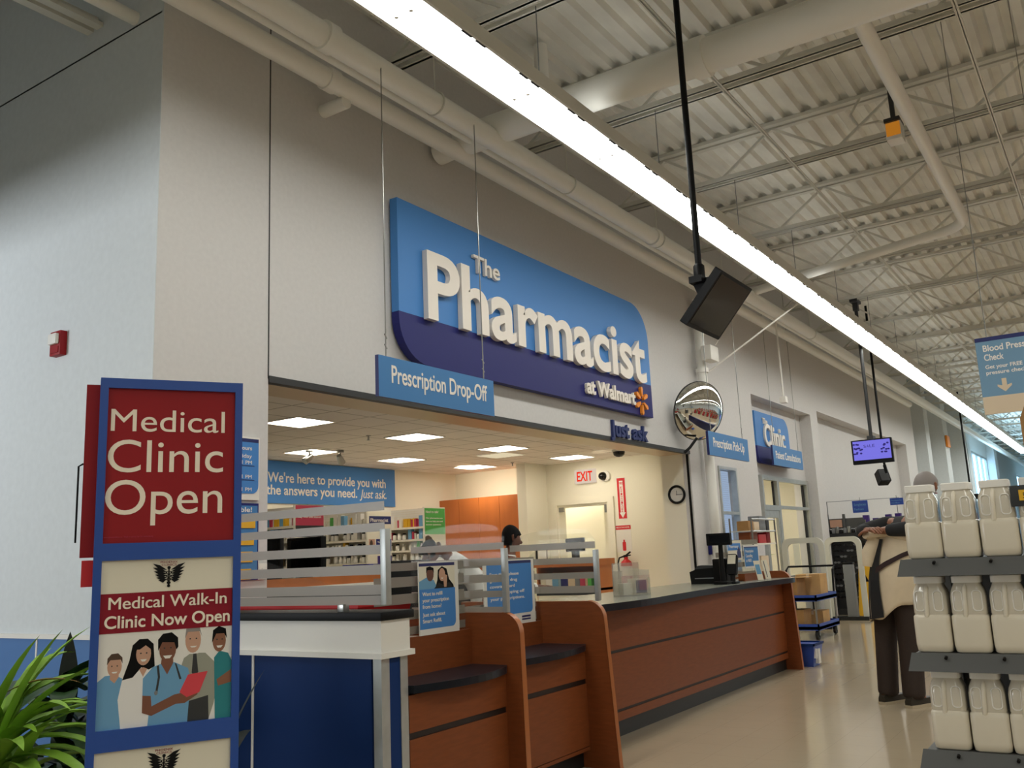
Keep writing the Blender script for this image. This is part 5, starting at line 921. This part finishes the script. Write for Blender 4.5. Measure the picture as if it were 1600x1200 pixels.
# ================================================================ PEOPLE
def skin(chains, root, sub=2):
    """chains of (point, radius) joined where points coincide; grows one continuous skin"""
    vs, rs, es, ix = [], [], [], {}
    def vid(p, r):
        k = tuple(round(c, 4) for c in p)
        if k not in ix: ix[k] = len(vs); vs.append(k); rs.append(r)
        return ix[k]
    for ch in chains:
        ids = [vid(p, r) for p, r in ch]; es += list(zip(ids, ids[1:]))
    me = bpy.data.meshes.new('s'); me.from_pydata(vs, es, []); o = bpy.data.objects.new('s', me); COL.objects.link(o)
    md = o.modifiers.new('skin', 'SKIN'); md.use_smooth_shade = True; md.branch_smoothing = .4
    if sub: s = o.modifiers.new('sub', 'SUBSURF'); s.levels = sub; s.render_levels = sub
    for i, r in enumerate(rs):
        sv = me.skin_vertices[0].data[i]; sv.radius = r if isinstance(r, tuple) else (r, r); sv.use_root = False
    me.skin_vertices[0].data[ix[tuple(round(c, 4) for c in root)]].use_root = True
    e = o.evaluated_get(bpy.context.evaluated_depsgraph_get()); out = bpy.data.meshes.new_from_object(e); bpy.data.objects.remove(o); return out
def hand(w, d, n, s=1, curl=.9):
    """wrist w, pointing d, palm facing n, s=+1/-1 thumb side: palm, four bent fingers of unequal length, thumb from the side"""
    w, d, n = Vector(w), Vector(d).normalized(), Vector(n); n = (n-d*n.dot(d)).normalized(); x = d.cross(n)*s; ch = []; palm = w+d*.05
    ch.append([(w, .026), (palm, (.036, .022))])
    for k, L in enumerate((.070, .080, .075, .058)):
        a = x*(.030-.020*k); p = palm+a+d*.038; q = [(palm, (.036, .022)), (p, .012)]; dd = d.copy()
        for j in range(3):
            dd = (dd+n*curl*.55).normalized(); p = p+dd*L*(.42, .33, .25)[j]; q.append((p, (.0100, .0092, .008)[j]))
        ch.append(q)
    p = w+d*.022+x*.022; q = [(w+d*.0, .026), (p, .014)]; dd = (d*.6+x*.7+n*.35).normalized()
    for j in range(2): p = p+dd*.032; q.append((p, (.0115, .0095)[j])); dd = (dd+n*.5-x*.3).normalized()
    ch.append(q); return ch
def obj_of(me, name, mats, parent=None):
    me.materials.clear(); [me.materials.append(M[k]) for k in mats]
    o = bpy.data.objects.new(name, me); COL.objects.link(o)
    if parent is not None: o.parent = parent
    return o
def headchain(nk, c, f, r=.094):
    """neck point nk, head centre c, facing f"""
    c, f = Vector(c), Vector(f).normalized(); u = V(0, 0, 1); s = u.cross(f)
    return [[(nk, .056), (c-u*.075+f*.005, (.066, .075)), (c, (r*.86, r)), (c+u*.075, (r*.74, r*.85))],
            [(c, (r*.86, r)), (c+f*.085-u*.02, .022), (c+f*.108-u*.03, .014)]]
def face_bits(parent, c, f, skinm):
    c, f = Vector(c), Vector(f).normalized(); u = V(0, 0, 1); s = u.cross(f)
    b = MB()
    for k in (-1, 1): part('eye', MB().lathe([(.001, -.012), (.010, -.006), (.011, 0), (.008, .006), (.001, .009)], tuple(c+f*.082+s*k*.032+u*.012), seg=8), ['clock_face'], parent)
    b.tube([c+f*.092+s*.026-u*.055, c+f*.098-u*.052, c+f*.092-s*.026-u*.055], [.004, .007, .004], 6); part('lips', b, ['red_panel'], parent)
    for k in (-1, 1): part('ear', MB().tube([c+s*k*.084+u*.03, c+s*k*.096-f*.012+u*.02, c+s*k*.094-f*.008-u*.025, c+s*k*.082-u*.035], [.006, .012, .011, .006], 8), [skinm], parent)
def hair_cap(parent, c, f, m, r=.104, low=-.05, name='hair'):
    c, f = Vector(c), Vector(f).normalized(); u = V(0, 0, 1); s = u.cross(f); rings = []
    for i in range(9):
        t_ = i/8; rings.append([])
        for k in range(24):
            a = 2*math.pi*k/24; ca, sa = math.cos(a), math.sin(a); lo = (.045 if ca > .35 else (.0 if ca > -.1 else low-.02)); h = lo+(.128-lo)*math.sin(t_*math.pi/2)
            rad = r*math.sqrt(max(0, 1-((h-.0)/.130)**2)) if h > 0 else r; rad = max(rad, .002)
            rings[-1].append(c+f*ca*rad*1.04+s*sa*rad*.92+u*h)
    part(name, MB().loft(rings), [m], parent, 80)
# --- the man shrugging off his jacket, seen from behind
man_z = math.atan2(-.445, .89)
FW = V(1, 0, 0)
hL, hR = V(-.12, .03, 1.390), V(-.12, -.03, 1.380)
hc = (.30, -.24, 1.725)
PV, SP, CH, NB, NK = (.06, -.05, .98), (.10, -.08, 1.16), (.16, -.13, 1.36), (.21, -.175, 1.50), (.25, -.205, 1.57)
shR, shL, elR, elL = (.16, -.32, 1.43), (.17, .06, 1.44), (-.05, -.29, 1.385), (-.03, .20, 1.37)
def mid(a, b, q): return tuple(a[i]+(b[i]-a[i])*q for i in range(3))
body = [[(PV, (.13, .11)), (SP, (.14, .11)), (CH, (.16, .12)), (NB, (.09, .08)), (NK, .056)],
        [(CH, (.16, .12)), (shL, .062), (elL, .050), (mid(elL, hL, .6), .040), (tuple(hL), .028)],
        [(CH, (.16, .12)), (shR, .062), (elR, .050), (mid(elR, hR, .6), .040), (tuple(hR), .028)],
        [(PV, (.13, .11)), ((.03, .08, .90), .095), ((.03, .11, .50), .062), ((-.02, .12, .10), .042), ((.10, .13, .045), .038)],
        [(PV, (.13, .11)), ((.03, -.13, .90), .095), ((.03, -.125, .50), .062), ((-.02, -.12, .10), .042), ((.10, -.13, .045), .038)]]
body += headchain(NK, hc, FW)+hand(hL, (-.5, -1, .1), (.1, -.5, -1), 1)+hand(hR, (-.4, 1, .1), (.1, .3, -1), -1)
man = obj_of(skin(body, PV), 'person', ['skin_a']); man.location = (8.05, 1.72, 0); man.rotation_euler = (0, 0, man_z)
tag(man, 'standing person in dark trousers pulling a beige jacket off behind the back', 'person')
face_bits(man, hc, FW, 'skin_a'); hair_cap(man, hc, FW, 'hair_grey')
LT = (.06, -.05, 1.0)
legs = [[(LT, (.165, .14)), ((.03, .06, .88), (.135, .12)), ((.02, .11, .52), (.10, .09)), ((-.01, .12, .12), (.095, .085)), ((-.01, .12, .05), (.095, .09))],
        [(LT, (.165, .14)), ((.03, -.12, .88), (.135, .12)), ((.02, -.12, .52), (.10, .09)), ((-.01, -.12, .12), (.095, .085)), ((-.01, -.12, .05), (.095, .09))], [(LT, (.165, .14)), ((.065, -.055, 1.06), (.165, .14))]]
obj_of(skin(legs, LT), 'trousers', ['trousers'], man)
S0 = (.07, -.055, 1.03)
shirt = [[(S0, (.165, .13)), (SP, (.165, .13)), (CH, (.185, .14)), ((.205, -.17, 1.475), (.11, .10)), ((.225, -.185, 1.525), (.07, .07))],
         [(CH, (.185, .14)), (shL, .085), (elL, .078), (mid(elL, hL, .55), .064), (mid(elL, hL, .72), .056)],
         [(CH, (.185, .14)), (shR, .08), (elR, .068), (mid(elR, hR, .55), .056), (mid(elR, hR, .7), .05)]]
obj_of(skin(shirt, S0), 'shirt', ['shirt_dark'], man)
for sgn in (1, -1):
    y = sgn*.125; sh = MB().loft([[(x, y+yy, z) for x, yy, z in ((-.10, -.035, z0), (-.05, -.045, z0), (.06, -.045, z0), (.15, -.05, z0), (.19, -.02, z0), (.19, .02, z0), (.15, .05, z0), (.06, .045, z0), (-.05, .045, z0), (-.10, .035, z0))] for z0 in (.0, .022)]); 
    so = part('shoe', MB().loft([[(x*sc_-.0, y+yy*sc_, z0+max(0, dz)*(1 if x < .05 else (.45 if x < .12 else .1))) for x, yy, dz in ((-.10, -.03, 0), (-.05, -.04, 0), (.06, -.042, 0), (.15, -.046, 0), (.185, -.02, 0), (.185, .02, 0), (.15, .046, 0), (.06, .042, 0), (-.05, .04, 0), (-.10, .03, 0))] for z0, sc_ in ((.02, 1.0), (.045, 1.0), (.065, .93))]).loft([[(-.09, y-.03, .06), (-.03, y-.036, .06), (.06, y-.034, .06), (.09, y, .058), (.06, y+.034, .06), (-.03, y+.036, .06), (-.09, y+.03, .06)], [(-.08, y-.03, .095), (-.03, y-.035, .10), (.03, y-.03, .095), (.05, y, .09), (.03, y+.03, .095), (-.03, y+.035, .10), (-.08, y+.03, .095)]]), ['shoe'], man, 60)
    part('sole', sh, ['sole'], so)
E1, E2 = V(.614, -.783, 0), V(-.783, -.614, 0)      # across the back, and away from it
def J(a, t_):        # the hanging jacket: a runs round the body, t_ from the grip down to the hem
    ca, sa = math.cos(a), math.sin(a); lf = .5-.5*ca
    top = 1.25+.125*lf; hem = .86-.20*lf+.02*math.sin(5*a)
    z = top+(hem-top)*t_
    r1 = .225+.03*math.sin(math.pi*t_)+.010*math.sin(9*a+3*t_); r2 = .205+.02*t_+.016*t_*math.sin(7*a+1.0)
    pin = max(0, 1-t_*1.6)**2*lf
    c = .13*(1-t_)-.0*t_
    return E1*(c+r1*ca*(1-.18*pin))+E2*(r2*sa*(1-.25*pin)+.015)+V(.05, -.02, z)
rings = [[J(2*math.pi*k/48, i/16) for k in range(48)] for i in range(17)]
jb = MB().loft(rings, caps=False)
def ribbon(a0, a1, t0, t1, da, dt, n=18, off=.012, grow=0):
    b = MB(); rows = []
    for i in range(n+1):
        q = i/n; a = a0+(a1-a0)*q; t_ = t0+(t1-t0)*q; row = []
        for a_, tt in ((a, t_), (a+da*.5+grow*q*.5, min(1, t_+dt*.5)), (a+da+grow*q, min(1, t_+dt))):
            p = J(a_, tt); row.append(p+(p-V(.05, -.02, p.z)).normalized()*off)
        rows.append(row)
    for r0, r1 in zip(rows, rows[1:]): b.raw(r0+r1, [(0, 1, 4, 3), (1, 2, 5, 4)], 0, True)
    return b
jk = part('jacket', jb, ['jacket'], man, 80); jk.modifiers.new('thick', 'SOLIDIFY').thickness = .008
part('collar', MB().tube([hL+V(-.03, .0, -.03), J(2.6, 0)+V(0, 0, .0), J(2.0, 0), J(1.3, 0), J(.6, 0), J(.1, 0)], [.035, .04, .03, .03, .025, .02], 10), ['jacket'], jk)
part('loose_sleeve', MB().tube([hL+V(-.02, .03, -.03), J(3.0, .08)-E1*.03, J(3.0, .24)-E1*.04+E2*.03, J(2.95, .40)-E1*.02+E2*.02], [.04, .06, .062, .045], 12), ['jacket'], jk)
part('dark_facing', ribbon(2.62, 2.05, .08, 1.0, .42, 0, off=.014, grow=.55), ['shirt_dark'], jk); part('stripe', ribbon(2.55, .75, .40, .02, 0, .075, off=.015), ['jacket_trim'], jk)
# --- the pharmacist with dark hair, in profile behind the screens
hc = (.045, 0, 1.485); F2 = V(.93, 0, -.30)
body = [[((0, 0, .86), (.13, .10)), ((0, 0, 1.02), (.12, .09)), ((0, 0, 1.20), (.15, .10)), ((.01, 0, 1.30), (.09, .07)), ((.02, 0, 1.36), .05)],
        [((0, 0, 1.20), (.15, .10)), ((0, .18, 1.255), .055), ((.06, .22, 1.02), .042), ((.26, .15, 1.0), .032), ((.30, .13, 1.0), .027)], [((0, 0, 1.20), (.15, .10)), ((0, -.18, 1.255), .055), ((.06, -.22, 1.02), .042), ((.26, -.15, 1.0), .032), ((.30, -.13, 1.0), .027)],
        [((0, 0, .86), (.13, .10)), ((0, .09, .78), .085), ((.0, .10, .44), .058), ((0, .10, .09), .04), ((.12, .11, .04), .035)], [((0, 0, .86), (.13, .10)), ((0, -.09, .78), .085), ((.0, -.10, .44), .058), ((0, -.10, .09), .04), ((.12, -.11, .04), .035)]]
body += headchain((.02, 0, 1.36), hc, V(1, 0, -.25), .090)+hand((.30, .13, 1.0), (1, -.2, 0), (0, 0, -1), 1)+hand((.30, -.13, 1.0), (1, .2, 0), (0, 0, -1), -1)
ph = obj_of(skin(body, (0, 0, .86)), 'person', ['skin_b']); ph.location = (7.50, 5.12, 0); ph.rotation_euler = (0, 0, -.75); tag(ph, 'person with black hair in a white coat, standing behind the glass screens', 'person')
face_bits(ph, hc, V(1, 0, -.25), 'skin_b'); hair_cap(ph, hc, V(1, 0, -.2), 'hair_black', .100, -.06)
obj_of(skin([[((0, 0, .55), (.17, .14)), ((0, 0, .86), (.155, .125)), ((0, 0, 1.02), (.145, .115)), ((0, 0, 1.20), (.175, .125)), ((.01, 0, 1.30), (.105, .09)), ((.015, 0, 1.335), (.07, .07))], [((0, 0, 1.20), (.175, .125)), ((0, .18, 1.255), .072), ((.06, .22, 1.02), .06), ((.25, .155, 1.0), .045)], [((0, 0, 1.20), (.175, .125)), ((0, -.18, 1.255), .072), ((.06, -.22, 1.02), .06), ((.25, -.155, 1.0), .045)]], (0, 0, .86)), 'coat', ['coat_white'], ph)
obj_of(skin([[((0, 0, .84), (.14, .12)), ((0, .09, .76), .10), ((0, .10, .44), .075), ((0, .10, .08), .065)], [((0, 0, .84), (.14, .12)), ((0, -.09, .76), .10), ((0, -.10, .44), .075), ((0, -.10, .08), .065)]], (0, 0, .84)), 'trousers', ['dark_grey'], ph)
# --- a colleague bent over the counter
hc = (.55, 0, 1.36)
body = [[((0, 0, .92), (.13, .10)), ((.12, 0, 1.14), (.13, .10)), ((.28, 0, 1.33), (.16, .10)), ((.40, 0, 1.38), (.08, .07)), ((.46, 0, 1.385), .05)],
        [((.28, 0, 1.33), (.16, .10)), ((.31, .18, 1.31), .055), ((.42, .2, 1.0), .042), ((.5, .12, .98), .03)], [((.28, 0, 1.33), (.16, .10)), ((.31, -.18, 1.31), .055), ((.42, -.2, 1.0), .042), ((.5, -.12, .98), .03)],
        [((0, 0, .92), (.13, .10)), ((0, .09, .84), .09), ((.03, .1, .46), .06), ((0, .1, .09), .04), ((.12, .11, .04), .036)], [((0, 0, .92), (.13, .10)), ((0, -.09, .84), .09), ((.03, -.1, .46), .06), ((0, -.1, .09), .04), ((.12, -.11, .04), .036)]]
body += headchain((.46, 0, 1.385), hc, V(.6, 0, -.8), .088)+hand((.5, .12, .98), (1, -.2, 0), (0, 0, -1), 1)+hand((.5, -.12, .98), (1, .2, 0), (0, 0, -1), -1)
pb = obj_of(skin(body, (0, 0, .92)), 'person', ['skin_d']); pb.location = (7.02, 5.04, 0); pb.rotation_euler = (0, 0, 2.35); tag(pb, 'person in a white coat bent forward behind the stall screens', 'person')
hair_cap(pb, hc, V(.8, 0, -.4), 'hair_black', .098, -.03); face_bits(pb, hc, V(.8, 0, -.6), 'skin_d')
obj_of(skin([[((0, 0, .70), (.16, .13)), ((0, 0, .92), (.155, .125)), ((.12, 0, 1.14), (.155, .12)), ((.28, 0, 1.33), (.185, .125)), ((.40, 0, 1.37), (.10, .09))], [((.28, 0, 1.33), (.185, .125)), ((.31, .18, 1.31), .075), ((.42, .2, 1.0), .058), ((.48, .135, .985), .045)], [((.28, 0, 1.33), (.185, .125)), ((.31, -.18, 1.31), .075), ((.42, -.2, 1.0), .058), ((.48, -.135, .985), .045)]], (0, 0, .92)), 'coat', ['coat_white'], pb)
obj_of(skin([[((0, 0, .88), (.14, .12)), ((0, .09, .80), .105), ((.03, .1, .46), .075), ((0, .1, .08), .065)], [((0, 0, .88), (.14, .12)), ((0, -.09, .80), .105), ((.03, -.1, .46), .075), ((0, -.1, .08), .065)]], (0, 0, .88)), 'trousers', ['dark_grey'], pb)
